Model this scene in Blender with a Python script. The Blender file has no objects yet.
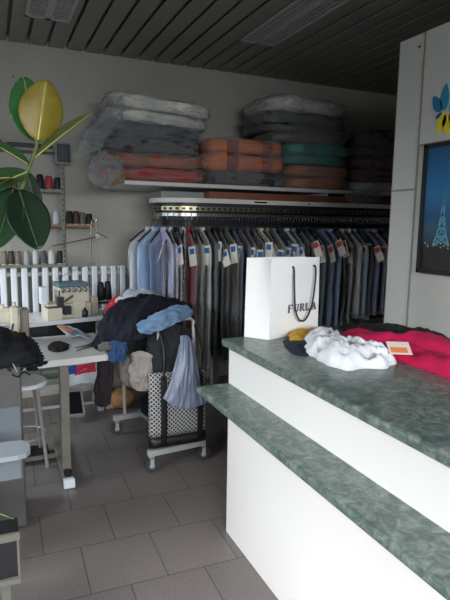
import bpy, bmesh, math, random
from mathutils import Vector, Matrix, noise
C = bpy.context.scene.collection
SC = bpy.context.scene
R = math.radians
PI = math.pi

# ------------------------------------------------------------------ camera, sky, daylight, exposure
F = 529.38
CAM = Vector((0, 0, 1.55))
YAW, PITCH, ROLL = R(24.0), R(8.31), R(0.887)
_r0 = Vector((math.cos(YAW), -math.sin(YAW), 0)); _f0 = Vector((math.sin(YAW), math.cos(YAW), 0)); _u0 = Vector((0, 0, 1))
_fw = _f0*math.cos(PITCH) - _u0*math.sin(PITCH); _up = _u0*math.cos(PITCH) + _f0*math.sin(PITCH)
RT = _r0*math.cos(ROLL) + _up*math.sin(ROLL); UP = -_r0*math.sin(ROLL) + _up*math.cos(ROLL); FW = _fw
cam = bpy.data.cameras.new('camera'); cam_o = bpy.data.objects.new('camera', cam); C.objects.link(cam_o)
cam.sensor_width = 36; cam.lens = F*36/600; cam.clip_start = .02
m = Matrix.Identity(4)
for i in range(3):
    m[i][0] = RT[i]; m[i][1] = UP[i]; m[i][2] = -FW[i]; m[i][3] = CAM[i]
cam_o.matrix_world = m
SC.camera = cam_o
SC.view_settings.view_transform = 'Standard'; SC.view_settings.look = 'None'
SC.view_settings.gamma = 1; SC.view_settings.use_curve_mapping = False
SC.view_settings.exposure = 0.2
SC.cycles.transparent_max_bounces = 40
SC.cycles.max_bounces = 8
SC.cycles.use_denoising = True

def hexc(h):
    h = h.lstrip('#'); o = []
    for i in (0, 2, 4):
        c = int(h[i:i+2], 16)/255
        o.append(c/12.92 if c <= .04045 else ((c+.055)/1.055)**2.4)
    return (*o, 1)

w = bpy.data.worlds.new('sky'); SC.world = w; w.use_nodes = True
w.node_tree.nodes['Background'].inputs[0].default_value = (.72, .85, 1, 1)
w.node_tree.nodes['Background'].inputs[1].default_value = .3

def area(name, loc, target, sx, sy, power, col):
    l = bpy.data.lights.new(name, 'AREA'); l.shape = 'RECTANGLE'; l.size = sx; l.size_y = sy; l.energy = power; l.color = col
    o = bpy.data.objects.new(name, l); C.objects.link(o); o.location = loc
    o.rotation_euler = (Vector(target)-Vector(loc)).to_track_quat('-Z', 'Y').to_euler()
    return o
area('daylight_shopfront', (.3, -4.2, 2.75), (.45, 0, 1.25), 3.4, 1.9, 560, (.90, .95, 1))
area('daylight_side_window', (-2.8, .8, 2.9), (.9, 1.3, .55), 3.2, 2.0, 350, (.96, .97, 1))

area('daylight_rear_window', (-2.5, 3.6, 2.3), (.5, 3.75, .8), 1.7, 1.3, 95, (.8, .9, 1))

# ------------------------------------------------------------------ helpers
def at(u, v, Y):
    d = RT*((u-225)/F) - UP*((v-300)/F) + FW
    return CAM + d*(Y/d.y)
def atz(u, v, z):
    d = RT*((u-225)/F) - UP*((v-300)/F) + FW
    return CAM + d*((z-CAM.z)/d.z)

MATS = {}
def mat(name, col, rough=.6, bump=0, bscale=40, var=0, vscale=8, metal=0, spec=.5, sheen=0, trans=0):
    if name in MATS: return MATS[name]
    m_ = bpy.data.materials.new(name); m_.use_nodes = True
    nt = m_.node_tree; b = nt.nodes['Principled BSDF']
    c = hexc(col) if isinstance(col, str) else col
    b.inputs['Base Color'].default_value = c; b.inputs['Roughness'].default_value = rough
    b.inputs['Metallic'].default_value = metal; b.inputs['Specular IOR Level'].default_value = spec
    tc = None
    if bump or var: tc = nt.nodes.new('ShaderNodeTexCoord')
    if var:
        n = nt.nodes.new('ShaderNodeTexNoise'); n.inputs['Scale'].default_value = vscale; n.inputs['Detail'].default_value = 5
        nt.links.new(tc.outputs['Object'], n.inputs['Vector'])
        r = nt.nodes.new('ShaderNodeValToRGB')
        r.color_ramp.elements[0].position = .3; r.color_ramp.elements[1].position = .7
        r.color_ramp.elements[0].color = [max(0, x*(1-var)) for x in c[:3]]+[1]
        r.color_ramp.elements[1].color = [min(1, x*(1+var)) for x in c[:3]]+[1]
        nt.links.new(n.outputs['Fac'], r.inputs[0]); nt.links.new(r.outputs[0], b.inputs['Base Color'])
    if bump:
        n = nt.nodes.new('ShaderNodeTexNoise'); n.inputs['Scale'].default_value = bscale; n.inputs['Detail'].default_value = 3
        nt.links.new(tc.outputs['Object'], n.inputs['Vector'])
        bn = nt.nodes.new('ShaderNodeBump'); bn.inputs['Strength'].default_value = bump; bn.inputs['Distance'].default_value = .02
        nt.links.new(n.outputs['Fac'], bn.inputs['Height']); nt.links.new(bn.outputs[0], b.inputs['Normal'])
    if sheen: b.inputs['Sheen Weight'].default_value = sheen
    MATS[name] = m_
    return m_

def film(name, body=.07, edge=.35, tint=(.93, .95, .97, 1), bscale=14, bump=.9, rough=.12):
    """thin clear packaging film: see-through with crinkled shiny glints"""
    m_ = bpy.data.materials.new(name); m_.use_nodes = True; nt = m_.node_tree
    nt.nodes.remove(nt.nodes['Principled BSDF']); out = nt.nodes['Material Output']
    t = nt.nodes.new('ShaderNodeBsdfTransparent'); t.inputs[0].default_value = tint
    g = nt.nodes.new('ShaderNodeBsdfPrincipled'); g.inputs['Base Color'].default_value = (.8, .82, .85, 1)
    g.inputs['Roughness'].default_value = rough; g.inputs['Specular IOR Level'].default_value = 1
    tc = nt.nodes.new('ShaderNodeTexCoord')
    n = nt.nodes.new('ShaderNodeTexNoise'); n.inputs['Scale'].default_value = bscale; n.inputs['Detail'].default_value = 6; n.inputs['Roughness'].default_value = .65; n.inputs['Distortion'].default_value = 2.2
    nt.links.new(tc.outputs['Object'], n.inputs['Vector'])
    bn = nt.nodes.new('ShaderNodeBump'); bn.inputs['Strength'].default_value = bump; bn.inputs['Distance'].default_value = .03
    nt.links.new(n.outputs['Fac'], bn.inputs['Height']); nt.links.new(bn.outputs[0], g.inputs['Normal'])
    lw = nt.nodes.new('ShaderNodeLayerWeight'); lw.inputs['Blend'].default_value = .35
    nt.links.new(bn.outputs[0], lw.inputs['Normal'])
    mr = nt.nodes.new('ShaderNodeMapRange'); mr.inputs['To Min'].default_value = body; mr.inputs['To Max'].default_value = edge
    nt.links.new(lw.outputs['Facing'], mr.inputs['Value'])
    mx = nt.nodes.new('ShaderNodeMixShader')
    nt.links.new(mr.outputs[0], mx.inputs[0]); nt.links.new(t.outputs[0], mx.inputs[1]); nt.links.new(g.outputs[0], mx.inputs[2])
    nt.links.new(mx.outputs[0], out.inputs['Surface'])
    return m_

def root_of(o):
    while o.parent: o = o.parent
    return o
def obj(name, bm, m_, parent=None, smooth=False, origin=None):
    if parent is not None: off = Vector(root_of(parent).location)
    elif origin is not None: off = Vector(origin)
    else:
        xs = [v.co for v in bm.verts]
        off = Vector(((min(v.x for v in xs)+max(v.x for v in xs))/2, (min(v.y for v in xs)+max(v.y for v in xs))/2, min(v.z for v in xs)))
    bmesh.ops.translate(bm, verts=bm.verts, vec=-off)
    bmesh.ops.recalc_face_normals(bm, faces=bm.faces)
    me = bpy.data.meshes.new(name); bm.to_mesh(me); bm.free()
    for mm in (m_ if isinstance(m_, (list, tuple)) else [m_]): me.materials.append(mm)
    if smooth:
        for p in me.polygons: p.use_smooth = True
    o = bpy.data.objects.new(name, me); C.objects.link(o)
    if parent is not None: o.parent = parent
    else: o.location = off
    return o
def tag(o, label, cat, group=None, kind=None):
    o['label'] = label; o['category'] = cat
    if group: o['group'] = group
    if kind: o['kind'] = kind
    return o
def thing(name, label, cat, loc=(0, 0, 0), group=None):
    o = bpy.data.objects.new(name, None); C.objects.link(o); o.location = loc; o.empty_display_size = .05
    return tag(o, label, cat, group)
def struct(name, bm, m_, smooth=False):
    o = obj(name, bm, m_, smooth=smooth); o['kind'] = 'structure'; return o
def NB(): return bmesh.new()

def box(bm, lo, hi, bev=0, seg=2, M=None):
    v = [bm.verts.new((x, y, z)) for x in (lo[0], hi[0]) for y in (lo[1], hi[1]) for z in (lo[2], hi[2])]
    fs = [bm.faces.new([v[i] for i in q]) for q in ((0, 1, 3, 2), (4, 6, 7, 5), (0, 4, 5, 1), (2, 3, 7, 6), (0, 2, 6, 4), (1, 5, 7, 3))]
    vs = list(v)
    if bev:
        es = list({e for f in fs for e in f.edges})
        r = bmesh.ops.bevel(bm, geom=es, offset=bev, segments=seg, affect='EDGES', profile=.5)
        vs = list({x for f in r['faces'] for x in f.verts} | {x for x in vs if x.is_valid})
    if M is not None: bmesh.ops.transform(bm, matrix=M, verts=vs)
    return bm
def prism(bm, poly, z0, z1):
    a = [bm.verts.new((x, y, z0)) for x, y in poly]; b = [bm.verts.new((x, y, z1)) for x, y in poly]
    bm.faces.new(a[::-1]); bm.faces.new(b); n = len(poly)
    for i in range(n): bm.faces.new((a[i], a[(i+1) % n], b[(i+1) % n], b[i]))
    return bm
def loft(bm, rings, cap=True):
    rv = [[bm.verts.new(p) for p in r] for r in rings]
    for a, b in zip(rv, rv[1:]):
        n = len(a)
        for i in range(n): bm.faces.new((a[i], a[(i+1) % n], b[(i+1) % n], b[i]))
    if cap:
        bm.faces.new(rv[0][::-1]); bm.faces.new(rv[-1])
    return bm
def smooth_path(pts, n=6):
    P = [Vector(p) for p in pts]
    if len(P) < 3: return P
    out = []
    for i in range(len(P)-1):
        p0 = P[max(i-1, 0)]; p1 = P[i]; p2 = P[i+1]; p3 = P[min(i+2, len(P)-1)]
        for k in range(n):
            t = k/n
            out.append(.5*((2*p1)+(p2-p0)*t+(2*p0-5*p1+4*p2-p3)*t*t+(3*p1-p0-3*p2+p3)*t**3))
    out.append(P[-1]); return out
def tube(bm, pts, r, n=8, sm=0):
    P = smooth_path(pts, sm) if sm else [Vector(p) for p in pts]
    rs = r if callable(r) else (lambda t: r)
    rings = []; nrm = None
    for i, p in enumerate(P):
        t = (P[min(i+1, len(P)-1)]-P[max(i-1, 0)]).normalized()
        if nrm is None:
            nrm = t.cross(Vector((0, 0, 1)))
            if nrm.length < 1e-3: nrm = t.cross(Vector((1, 0, 0)))
        nrm = (nrm - t*nrm.dot(t)).normalized(); bi = t.cross(nrm)
        rr = rs(i/max(1, len(P)-1))
        rings.append([p+(nrm*math.cos(2*PI*k/n)+bi*math.sin(2*PI*k/n))*rr for k in range(n)])
    return loft(bm, rings)
def lathe(bm, prof, loc=(0, 0, 0), n=16):
    loc = Vector(loc)
    return loft(bm, [[loc+Vector((r*math.cos(2*PI*k/n), r*math.sin(2*PI*k/n), z)) for k in range(n)] for r, z in prof])
def cr(P, t):
    n = len(P)-1; x = t*n; i = min(int(x), n-1); t = x-i
    p0 = P[max(i-1, 0)]; p1 = P[i]; p2 = P[i+1]; p3 = P[min(i+2, n)]
    return .5*((2*p1)+(p2-p0)*t+(2*p0-5*p1+4*p2-p3)*t*t+(3*p1-p0-3*p2+p3)*t**3)
def ridge(p, oct=3):
    s = 0; a = 1; q = Vector(p)
    for k in range(oct):
        s += a*(1-abs(noise.noise(q))*2); q = q*2.1+Vector((7.3, 1.1, 3.7)); a *= .45
    return s-.8
def cloth(bm, ctrl, nu=36, nv=36, amp=.012, freq=(3, 9), seed=0, thick=.008):
    """a sheet of fabric through a net of control points, creased along its length"""
    rows = [[Vector(p) for p in r] for r in ctrl]
    G = []
    for i in range(nu+1):
        u = i/nu
        G.append([None]*(nv+1))
        for j in range(nv+1):
            G[i][j] = cr([cr(r, j/nv) for r in rows], u)
    N = [[None]*(nv+1) for _ in range(nu+1)]
    for i in range(nu+1):
        for j in range(nv+1):
            a = G[min(i+1, nu)][j]-G[max(i-1, 0)][j]; b = G[i][min(j+1, nv)]-G[i][max(j-1, 0)]
            c = a.cross(b); N[i][j] = c.normalized() if c.length > 1e-9 else Vector((0, 0, 1))
    so = Vector((seed*13.7, seed*5.1, seed*2.3))
    T = []; B = []
    for i in range(nu+1):
        ta = []; ba = []
        for j in range(nv+1):
            d = amp*ridge(so+Vector((i/nu*freq[0], j/nv*freq[1], 0)))
            e = noise.noise_vector(so+Vector((i/nu*freq[0]*2, j/nv*freq[1], 4)))*amp*.7
            p = G[i][j]+N[i][j]*d+e
            ta.append(bm.verts.new(p+N[i][j]*thick/2)); ba.append(bm.verts.new(p-N[i][j]*thick/2))
        T.append(ta); B.append(ba)
    for i in range(nu):
        for j in range(nv):
            bm.faces.new((T[i][j], T[i+1][j], T[i+1][j+1], T[i][j+1]))
            bm.faces.new((B[i][j], B[i][j+1], B[i+1][j+1], B[i+1][j]))
    for i in range(nu):
        bm.faces.new((T[i][0], B[i][0], B[i+1][0], T[i+1][0])); bm.faces.new((T[i][nv], T[i+1][nv], B[i+1][nv], B[i][nv]))
    for j in range(nv):
        bm.faces.new((T[0][j], T[0][j+1], B[0][j+1], B[0][j])); bm.faces.new((T[nu][j], B[nu][j], B[nu][j+1], T[nu][j+1]))
    return bm
def crumple(bm, outline, z0, h, seed=0, amp=.02, freq=9, n=72, nr=22, pw=2.4):
    """a dropped, crumpled garment: irregular outline, folded dome, flat underside"""
    P = [Vector((p[0], p[1], 0)) for p in outline]; P.append(P[0])
    c = sum(P[:-1], Vector())/(len(P)-1); so = Vector((seed*9.1, seed*3.3, seed))
    rim = []
    for k in range(n):
        q = cr([P[-2]]+P+[P[1]], (1+(len(P)-1)*k/n)/(len(P)+1)); q.z = 0
        rim.append(q + (q-c).normalized()*noise.noise(q*14+so)*amp*1.2)
    rings = []
    for i in range(nr+1):
        r = 1-i/nr*.985
        ring = []
        for k in range(n):
            q = c+(rim[k]-c)*r
            dome = (1-r**pw)**.6
            z = h*dome*(.62+.5*noise.noise(q*5+so)) + amp*ridge(q*freq+so)*min(1, (1-r)*7)
            ring.append(Vector((q.x, q.y, z0+max(z, .004*(1 if i else 0))))+noise.noise_vector(q*freq*1.3+so)*amp*.5*min(1, (1-r)*5)*Vector((1, 1, 0)).length*0)
        rings.append(ring)
    base = [Vector((p.x, p.y, z0)) for p in rim]
    inner = [c+(p-c)*.3+Vector((0, 0, z0)) for p in rim]
    return loft(bm, [[Vector((p.x, p.y, z0)) for p in inner], base]+rings)
def blob(bm, c, rad, seed=0, amp=.02, freq=7, floor=None, nu=40, nv=26):
    c = Vector(c); so = Vector((seed*4.7, seed*1.9, seed*8.3)); rings = []
    for i in range(nv+1):
        th = PI*(.02+.96*i/nv); ring = []
        for k in range(nu):
            ph = 2*PI*k/nu
            d = Vector((math.sin(th)*math.cos(ph), math.sin(th)*math.sin(ph), -math.cos(th)))
            p = Vector((d.x*rad[0], d.y*rad[1], d.z*rad[2]))
            p = c+p+d*amp*(ridge((c+p)*freq+so)+noise.noise((c+p)*3+so)*1.5)
            if floor is not None and p.z < floor: p.z = floor
            ring.append(p)
        rings.append(ring)
    return loft(bm, rings)

# ------------------------------------------------------------------ shared materials
M_wall = mat('wall_plaster', '#b2aea5', .85, .12, 18, .05, 3)
M_white_lam = mat('white_laminate', '#f1f0ec', .35)
M_panel = mat('white_panel', '#c3c5bf', .45, .02, 6)
M_seam = mat('seam_strip', '#8b8877', .6)
M_metal = mat('brushed_metal', '#b9b9b4', .28, 0, metal=1)
M_dkmetal = mat('dark_metal', '#3b3d40', .45, metal=.6)
M_black = mat('black_plastic', '#121214', .45)
M_white_paint = mat('white_paint', '#dfe3e6', .4)
M_grey_paint = mat('grey_paint', '#9a9c96', .5, .05, 20, .08, 6)
M_cream = mat('cream_enamel', '#d2cab4', .35)
M_paper = mat('white_paper', '#f2f1ee', .7, .05, 6)
FILM = film('clear_film', .13, .6, (.96, .97, .98, 1), 16, 1.0, .13)
FILM_B = film('blanket_film', .09, .5, (.96, .97, .97, 1), 14, 1.0, .14)

# ------------------------------------------------------------------ the room
XL, XR, YN, YF, ZC = -1.3, 4.9, -2.2, 4.8, 2.955
bm = NB(); box(bm, (XL, YN, -.1), (XR, YF, 0))
mf = bpy.data.materials.new('terrazzo_tiles'); mf.use_nodes = True; nt = mf.node_tree; b = nt.nodes['Principled BSDF']
geo = nt.nodes.new('ShaderNodeNewGeometry'); mp = nt.nodes.new('ShaderNodeMapping')
mp.inputs['Location'].default_value = (-.607+.335, -2.42, 0); mp.inputs['Rotation'].default_value = (0, 0, R(1.5))
nt.links.new(geo.outputs['Position'], mp.inputs['Vector'])
br = nt.nodes.new('ShaderNodeTexBrick'); br.offset = .5; br.inputs['Scale'].default_value = 1
br.inputs['Brick Width'].default_value = .335; br.inputs['Row Height'].default_value = .35; br.inputs['Mortar Size'].default_value = .0022; br.inputs['Mortar Smooth'].default_value = .1
br.inputs['Color1'].default_value = hexc('#857d79'); br.inputs['Color2'].default_value = hexc('#7c7572'); br.inputs['Mortar'].default_value = hexc('#454140')
nt.links.new(mp.outputs[0], br.inputs['Vector'])
n1 = nt.nodes.new('ShaderNodeTexNoise'); n1.inputs['Scale'].default_value = 140; n1.inputs['Detail'].default_value = 4
nt.links.new(geo.outputs['Position'], n1.inputs['Vector'])
rp = nt.nodes.new('ShaderNodeValToRGB'); rp.color_ramp.elements[0].position = .35; rp.color_ramp.elements[1].position = .65
rp.color_ramp.elements[0].color = (.68, .68, .68, 1); rp.color_ramp.elements[1].color = (1.0, 1.0, 1.0, 1)
nt.links.new(n1.outputs['Fac'], rp.inputs[0])
mx = nt.nodes.new('ShaderNodeMix'); mx.data_type = 'RGBA'; mx.blend_type = 'MULTIPLY'; mx.inputs['Factor'].default_value = 1
nt.links.new(br.outputs['Color'], mx.inputs['A']); nt.links.new(rp.outputs[0], mx.inputs['B']); nt.links.new(mx.outputs['Result'], b.inputs['Base Color'])
b.inputs['Roughness'].default_value = .42
struct('floor', bm, mf)

bm = NB(); x = XL
while x < XR:                                   # dark lath ceiling with open joints
    box(bm, (x+.012, YN, ZC), (min(x+.138, XR), YF, ZC+.012), .003, 1); x += .15
box(bm, (XL, YN, ZC+.06), (XR, YF, ZC+.08))
struct('ceiling', bm, mat('dark_ceiling_lath', '#8a8a82', .5, .03, 8, .06, 2))
bm = NB(); box(bm, (XL-.1, YF, 0), (XR+.1, YF+.1, ZC+.07)); struct('wall_back', bm, M_wall)
bm = NB(); box(bm, (XR, YN, 0), (XR+.1, YF, ZC+.07)); struct('wall_far_right', bm, M_wall)
bm = NB(); wy0, wy1, wz0, wz1 = -.9, 2.0, .8, 2.1   # left wall with the side window opening
box(bm, (XL-.1, YN-.1, 0), (XL, wy0, ZC+.07)); box(bm, (XL-.1, wy1, 0), (XL, 2.8, ZC+.07)); box(bm, (XL-.1, 4.4, 0), (XL, YF, ZC+.07)); box(bm, (XL-.1, 2.8, 0), (XL, 4.4, .9)); box(bm, (XL-.1, 2.8, 1.95), (XL, 4.4, ZC+.07))
box(bm, (XL-.1, wy0, 0), (XL, wy1, wz0)); box(bm, (XL-.1, wy0, wz1), (XL, wy1, ZC+.07)); struct('wall_left', bm, M_wall)
bm = NB(); sx0, sx1, sz1 = -1.0, 1.8, 2.3             # shopfront opening behind the viewer
box(bm, (XL, YN-.1, 0), (sx0, YN, ZC+.07)); box(bm, (sx1, YN-.1, 0), (XR, YN, ZC+.07)); box(bm, (sx0, YN-.1, sz1), (sx1, YN, ZC+.07)); struct('wall_front', bm, M_wall)
bm = NB()
for q in ((wy0, wz0, wy0+.05, wz1), (wy1-.05, wz0, wy1, wz1), (wy0, wz0, wy1, wz0+.05), (wy0, wz1-.05, wy1, wz1), (.575, wz0, .625, wz1)):
    box(bm, (XL-.07, q[0], q[1]), (XL-.02, q[2], q[3]))
struct('window_1', bm, M_white_paint)
bm = NB()
for q in ((2.8, .9, 2.85, 1.95), (4.35, .9, 4.4, 1.95), (2.8, .9, 4.4, .95), (2.8, 1.9, 4.4, 1.95)): box(bm, (XL-.07, q[0], q[1]), (XL-.02, q[2], q[3]))
struct('window_2', bm, M_white_paint)
# white panelled partition behind the counter
PX, PY, PZ = 2.0, 2.3, 2.49
bm = NB(); box(bm, (PX, YN, 0), (PX+.06, PY, PZ)); struct('wall_right', bm, M_panel)
def seam(n, lo, hi):
    bm = NB(); box(bm, lo, hi); struct('trim_%d' % n, bm, M_seam)
seam(1, (PX-.003, 2.116, 0), (PX+.001, 2.128, PZ)); seam(2, (PX-.003, 2.128, 1.728), (PX+.001, PY, 1.738))
seam(3, (PX-.003, .6, 1.943), (PX+.001, 2.116, 1.953)); seam(4, (PX-.003, .9, 0), (PX+.001, .912, PZ)); seam(5, (PX-.001, PY-.001, 0), (PX+.061, PY+.003, PZ))
bm = NB(); tube(bm, [at(13, 77, 4.8), at(13, 77, 4.775)], .007, 8); tag(obj('nail', bm, M_black), 'small black nail high on the back wall above the plant', 'nail')
bm = NB(); tube(bm, [(PX-.006, 2.16, 2.43), (PX+.002, 2.16, 2.43)], .006, 8); tag(obj('screw_head', bm, M_black), 'dark screw head near the top of the white partition', 'screw')

# ceiling vents
def vent(x0, x1, y0, y1, label):
    t = thing('ceiling_vent', label, 'vent', ((x0+x1)/2, (y0+y1)/2, ZC-.012), 'perforated ceiling vents')
    bm = NB(); mg = mat('vent_grey', '#b4b5b0', .5)
    box(bm, (x0, y0, ZC-.012), (x0+.02, y1, ZC)); box(bm, (x1-.02, y0, ZC-.012), (x1, y1, ZC))
    xm = (x0+x1)/2; box(bm, (xm-.022, y0, ZC-.012), (xm+.022, y1, ZC))
    box(bm, (x0, y0, ZC-.012), (x1, y0+.03, ZC)); box(bm, (x0, y1-.03, ZC-.012), (x1, y1, ZC)); obj('frame', bm, mg, t)
    bm = NB(); y = y0+.03
    while y < y1-.03:
        box(bm, (x0+.02, y, ZC-.009), (x1-.02, y+.012, ZC-.004)); y += .034
    for xx in (x0+.06, x0+.1, xm+.05, xm+.09): box(bm, (xx, y0, ZC-.009), (xx+.006, y1, ZC-.004))
    obj('grille', bm, mg, t)
    bm = NB(); box(bm, (x0+.005, y0+.005, ZC-.003), (x1-.005, y1-.005, ZC-.001)); obj('backing', bm, M_black, t)
vent(.295, .595, 3.05, 4.15, 'pale perforated ceiling vent above the rubber plant and thread shelf')
vent(1.845, 2.145, 2.3, 3.95, 'long perforated ceiling vent near the top of the white partition')

# ------------------------------------------------------------------ service counter
mg = bpy.data.materials.new('green_marble_laminate'); mg.use_nodes = True; nt = mg.node_tree; b = nt.nodes['Principled BSDF']
tc = nt.nodes.new('ShaderNodeTexCoord'); n1 = nt.nodes.new('ShaderNodeTexNoise'); n1.inputs['Scale'].default_value = 26; n1.inputs['Detail'].default_value = 9; n1.inputs['Roughness'].default_value = .7; n1.inputs['Distortion'].default_value = .8
nt.links.new(tc.outputs['Object'], n1.inputs['Vector'])
rp = nt.nodes.new('ShaderNodeValToRGB'); e = rp.color_ramp.elements
e[0].position = .3; e[0].color = hexc('#3f4b46'); e[1].position = .68; e[1].color = hexc('#929c96')
k = e.new(.48); k.color = hexc('#5e6e67')
nt.links.new(n1.outputs['Fac'], rp.inputs[0]); nt.links.new(rp.outputs[0], b.inputs['Base Color']); b.inputs['Roughness'].default_value = .3
CY0, CY1 = -.3, 2.286
t = thing('service_counter', 'long white shop counter with green marbled top and lower ledge', 'counter', (1.5, 1.0, 0))
bm = NB(); box(bm, (1.035, CY0, 0), (1.06, CY1-.02, .745)); obj('lower_panel', bm, M_white_lam, t)
bm = NB(); box(bm, (1.035, CY0, .78), (1.06, CY1-.02, .962)); obj('upper_panel', bm, M_white_lam, t)
bm = NB(); box(bm, (1.06, CY1-.045, 0), (1.998, CY1-.02, .962)); obj('end_panel', bm, M_white_lam, t)
bm = NB(); box(bm, (1.0, CY0-.02, .962), (1.998, CY1, 1.0), .012, 3); obj('countertop', bm, mg, t)
bm = NB(); box(bm, (.868, CY0-.02, .745), (1.06, CY1-.013, .78), .012, 3); obj('ledge', bm, mg, t)

# ------------------------------------------------------------------ wall picture and emblem on the partition
def P2(u, v, dx=0):                              # a point of the partition's face
    d = RT*((u-225)/F) - UP*((v-300)/F) + FW
    p = CAM+d*((PX)/d.x); p.x = PX-dx; return p
t = thing('framed_picture', 'black framed night picture of a lit iron tower on blue sky', 'picture', (PX, 1.72, 1.31))
y0, y1, z0, z1 = 1.36, 2.066, 1.315, 1.945
bm = NB()
for q in ((y0, z0, y0+.02, z1), (y1-.02, z0, y1, z1), (y0, z0, y1, z0+.02), (y0, z1-.02, y1, z1)): box(bm, (PX-.02, q[0], q[1]), (PX-.004, q[2], q[3]))
obj('frame', bm, M_black, t)
mp_ = bpy.data.materials.new('picture_print'); mp_.use_nodes = True; nt = mp_.node_tree; b = nt.nodes['Principled BSDF']
geo = nt.nodes.new('ShaderNodeNewGeometry'); sp = nt.nodes.new('ShaderNodeSeparateXYZ'); nt.links.new(geo.outputs['Position'], sp.inputs[0])
mr = nt.nodes.new('ShaderNodeMapRange'); mr.inputs['From Min'].default_value = z0; mr.inputs['From Max'].default_value = z1; nt.links.new(sp.outputs['Z'], mr.inputs['Value'])
rp = nt.nodes.new('ShaderNodeValToRGB'); e = rp.color_ramp.elements
e[0].position = 0; e[0].color = hexc('#1a1613'); e[1].position = 1; e[1].color = hexc('#1d4f78')
for p, c in ((.20, '#1e1a18'), (.27, '#2c4250'), (.36, '#33566a'), (.44, '#1c4f7a'), (.62, '#2473a4')): k = e.new(p); k.color = hexc(c)
nt.links.new(mr.outputs[0], rp.inputs[0])
n1 = nt.nodes.new('ShaderNodeTexNoise'); n1.inputs['Scale'].default_value = 60; nt.links.new(geo.outputs['Position'], n1.inputs['Vector'])
mx = nt.nodes.new('ShaderNodeMix'); mx.data_type = 'RGBA'; mx.blend_type = 'OVERLAY'; mx.inputs['Factor'].default_value = .35
nt.links.new(rp.outputs[0], mx.inputs['A']); nt.links.new(n1.outputs['Color'], mx.inputs['B']); vo = nt.nodes.new('ShaderNodeTexVoronoi'); vo.inputs['Scale'].default_value = 70; nt.links.new(geo.outputs['Position'], vo.inputs['Vector'])
lt = nt.nodes.new('ShaderNodeMath'); lt.operation = 'LESS_THAN'; lt.inputs[1].default_value = .3; nt.links.new(vo.outputs['Distance'], lt.inputs[0])
cm = nt.nodes.new('ShaderNodeMath'); cm.operation = 'COMPARE'; cm.inputs[1].default_value = 1.457; cm.inputs[2].default_value = .014; nt.links.new(sp.outputs['Z'], cm.inputs[0])
ml = nt.nodes.new('ShaderNodeMath'); ml.operation = 'MULTIPLY'; nt.links.new(lt.outputs[0], ml.inputs[0]); nt.links.new(cm.outputs[0], ml.inputs[1])
m3 = nt.nodes.new('ShaderNodeMix'); m3.data_type = 'RGBA'; m3.inputs['B'].default_value = hexc('#9fc9cf'); nt.links.new(ml.outputs[0], m3.inputs['Factor']); nt.links.new(mx.outputs['Result'], m3.inputs['A'])
nt.links.new(m3.outputs['Result'], b.inputs['Base Color']); b.inputs['Roughness'].default_value = .35
bm = NB(); box(bm, (PX-.008, y0+.015, z0+.015), (PX-.001, y1-.015, z1-.015)); pr = obj('print', bm, mp_, t)
bm = NB(); ty = 1.925; tz = 1.455; X = PX-.009      # the tower printed in the picture
def bar(a, b_, w_=.006):
    a = Vector(a); b_ = Vector(b_); d = (b_-a).normalized(); s = Vector((0, -d.z, d.y))*w_/2
    lo = [Vector((X, *(a+s*k)[1:])) for k in (-1, 1)]+[Vector((X, *(b_+s*k)[1:])) for k in (1, -1)]
    v1 = [bm.verts.new(p) for p in lo]; v2 = [bm.verts.new(p-Vector((.001, 0, 0))) for p in lo]
    bm.faces.new(v1); bm.faces.new(v2[::-1])
    for i in range(4): bm.faces.new((v1[i], v1[(i+1) % 4], v2[(i+1) % 4], v2[i]))
prof = [(.05, 0), (.031, .045), (.02, .085), (.011, .14), (.005, .2), (.0015, .265)]
for s in (-1, 1):
    for (a, za), (c, zc) in zip(prof, prof[1:]): bar((X, ty+s*a, tz+za), (X, ty+s*c, tz+zc), .008)
    for (a, za), (c, zc) in zip(prof, prof[1:]): bar((X, ty+s*a, tz+za), (X, ty-s*c, tz+zc), .004)
for a, za in prof[1:4]: bar((X, ty-a-.004, tz+za), (X, ty+a+.004, tz+za), .008)
for k in range(8): bar((X, ty-.03+.06*k/8, tz+.035-.018*abs(k/4-1)**2), (X, ty-.03+.06*(k+1)/8, tz+.035-.018*abs((k+1)/4-1)**2), .005)
obj('printed_tower', bm, mat('lit_tower_ink', '#5fa3bb', .4), pr)
t = thing('wall_emblem', 'blue and yellow petal emblem on the white partition above the picture', 'emblem', (PX, 1.9, 2.0))
def petal(base, tip, wd, col, n=14):
    bm = NB(); a = Vector(base); b_ = Vector(tip); d = b_-a; s = Vector((0, -d.z, d.y)).normalized()
    ring = []
    for k in range(n+1):
        q = k/n; ring.append(a+d*q+s*wd*math.sin(PI*q**.8)**.8 if 0 < q < 1 else a+d*q)
    for k in range(n-1, 0, -1):
        q = k/n; ring.append(a+d*q-s*wd*math.sin(PI*q**.8)**.8)
    loft(bm, [[Vector((PX-.004, p.y, p.z)) for p in ring], [Vector((PX+.0005, p.y, p.z)) for p in ring]])
    obj('petal', bm, mat('emblem_'+col, {'blue': '#1f6f9c', 'teal': '#2a84a8', 'yellow': '#e3cf22', 'navy': '#1c4a78', 'green': '#3b7a4a'}[col], .5), t)
petal(P2(444, 111), P2(447, 83), .026, 'teal'); petal(P2(441, 112), P2(434, 96), .026, 'blue'); petal(P2(442, 113), P2(436, 119), .010, 'navy')
petal(P2(445, 113), P2(438, 133), .028, 'yellow'); petal(P2(448, 113), P2(447, 135), .03, 'yellow'); petal(P2(450, 111), P2(466, 92), .026, 'teal'); petal(P2(450, 114), P2(463, 130), .026, 'yellow')

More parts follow.
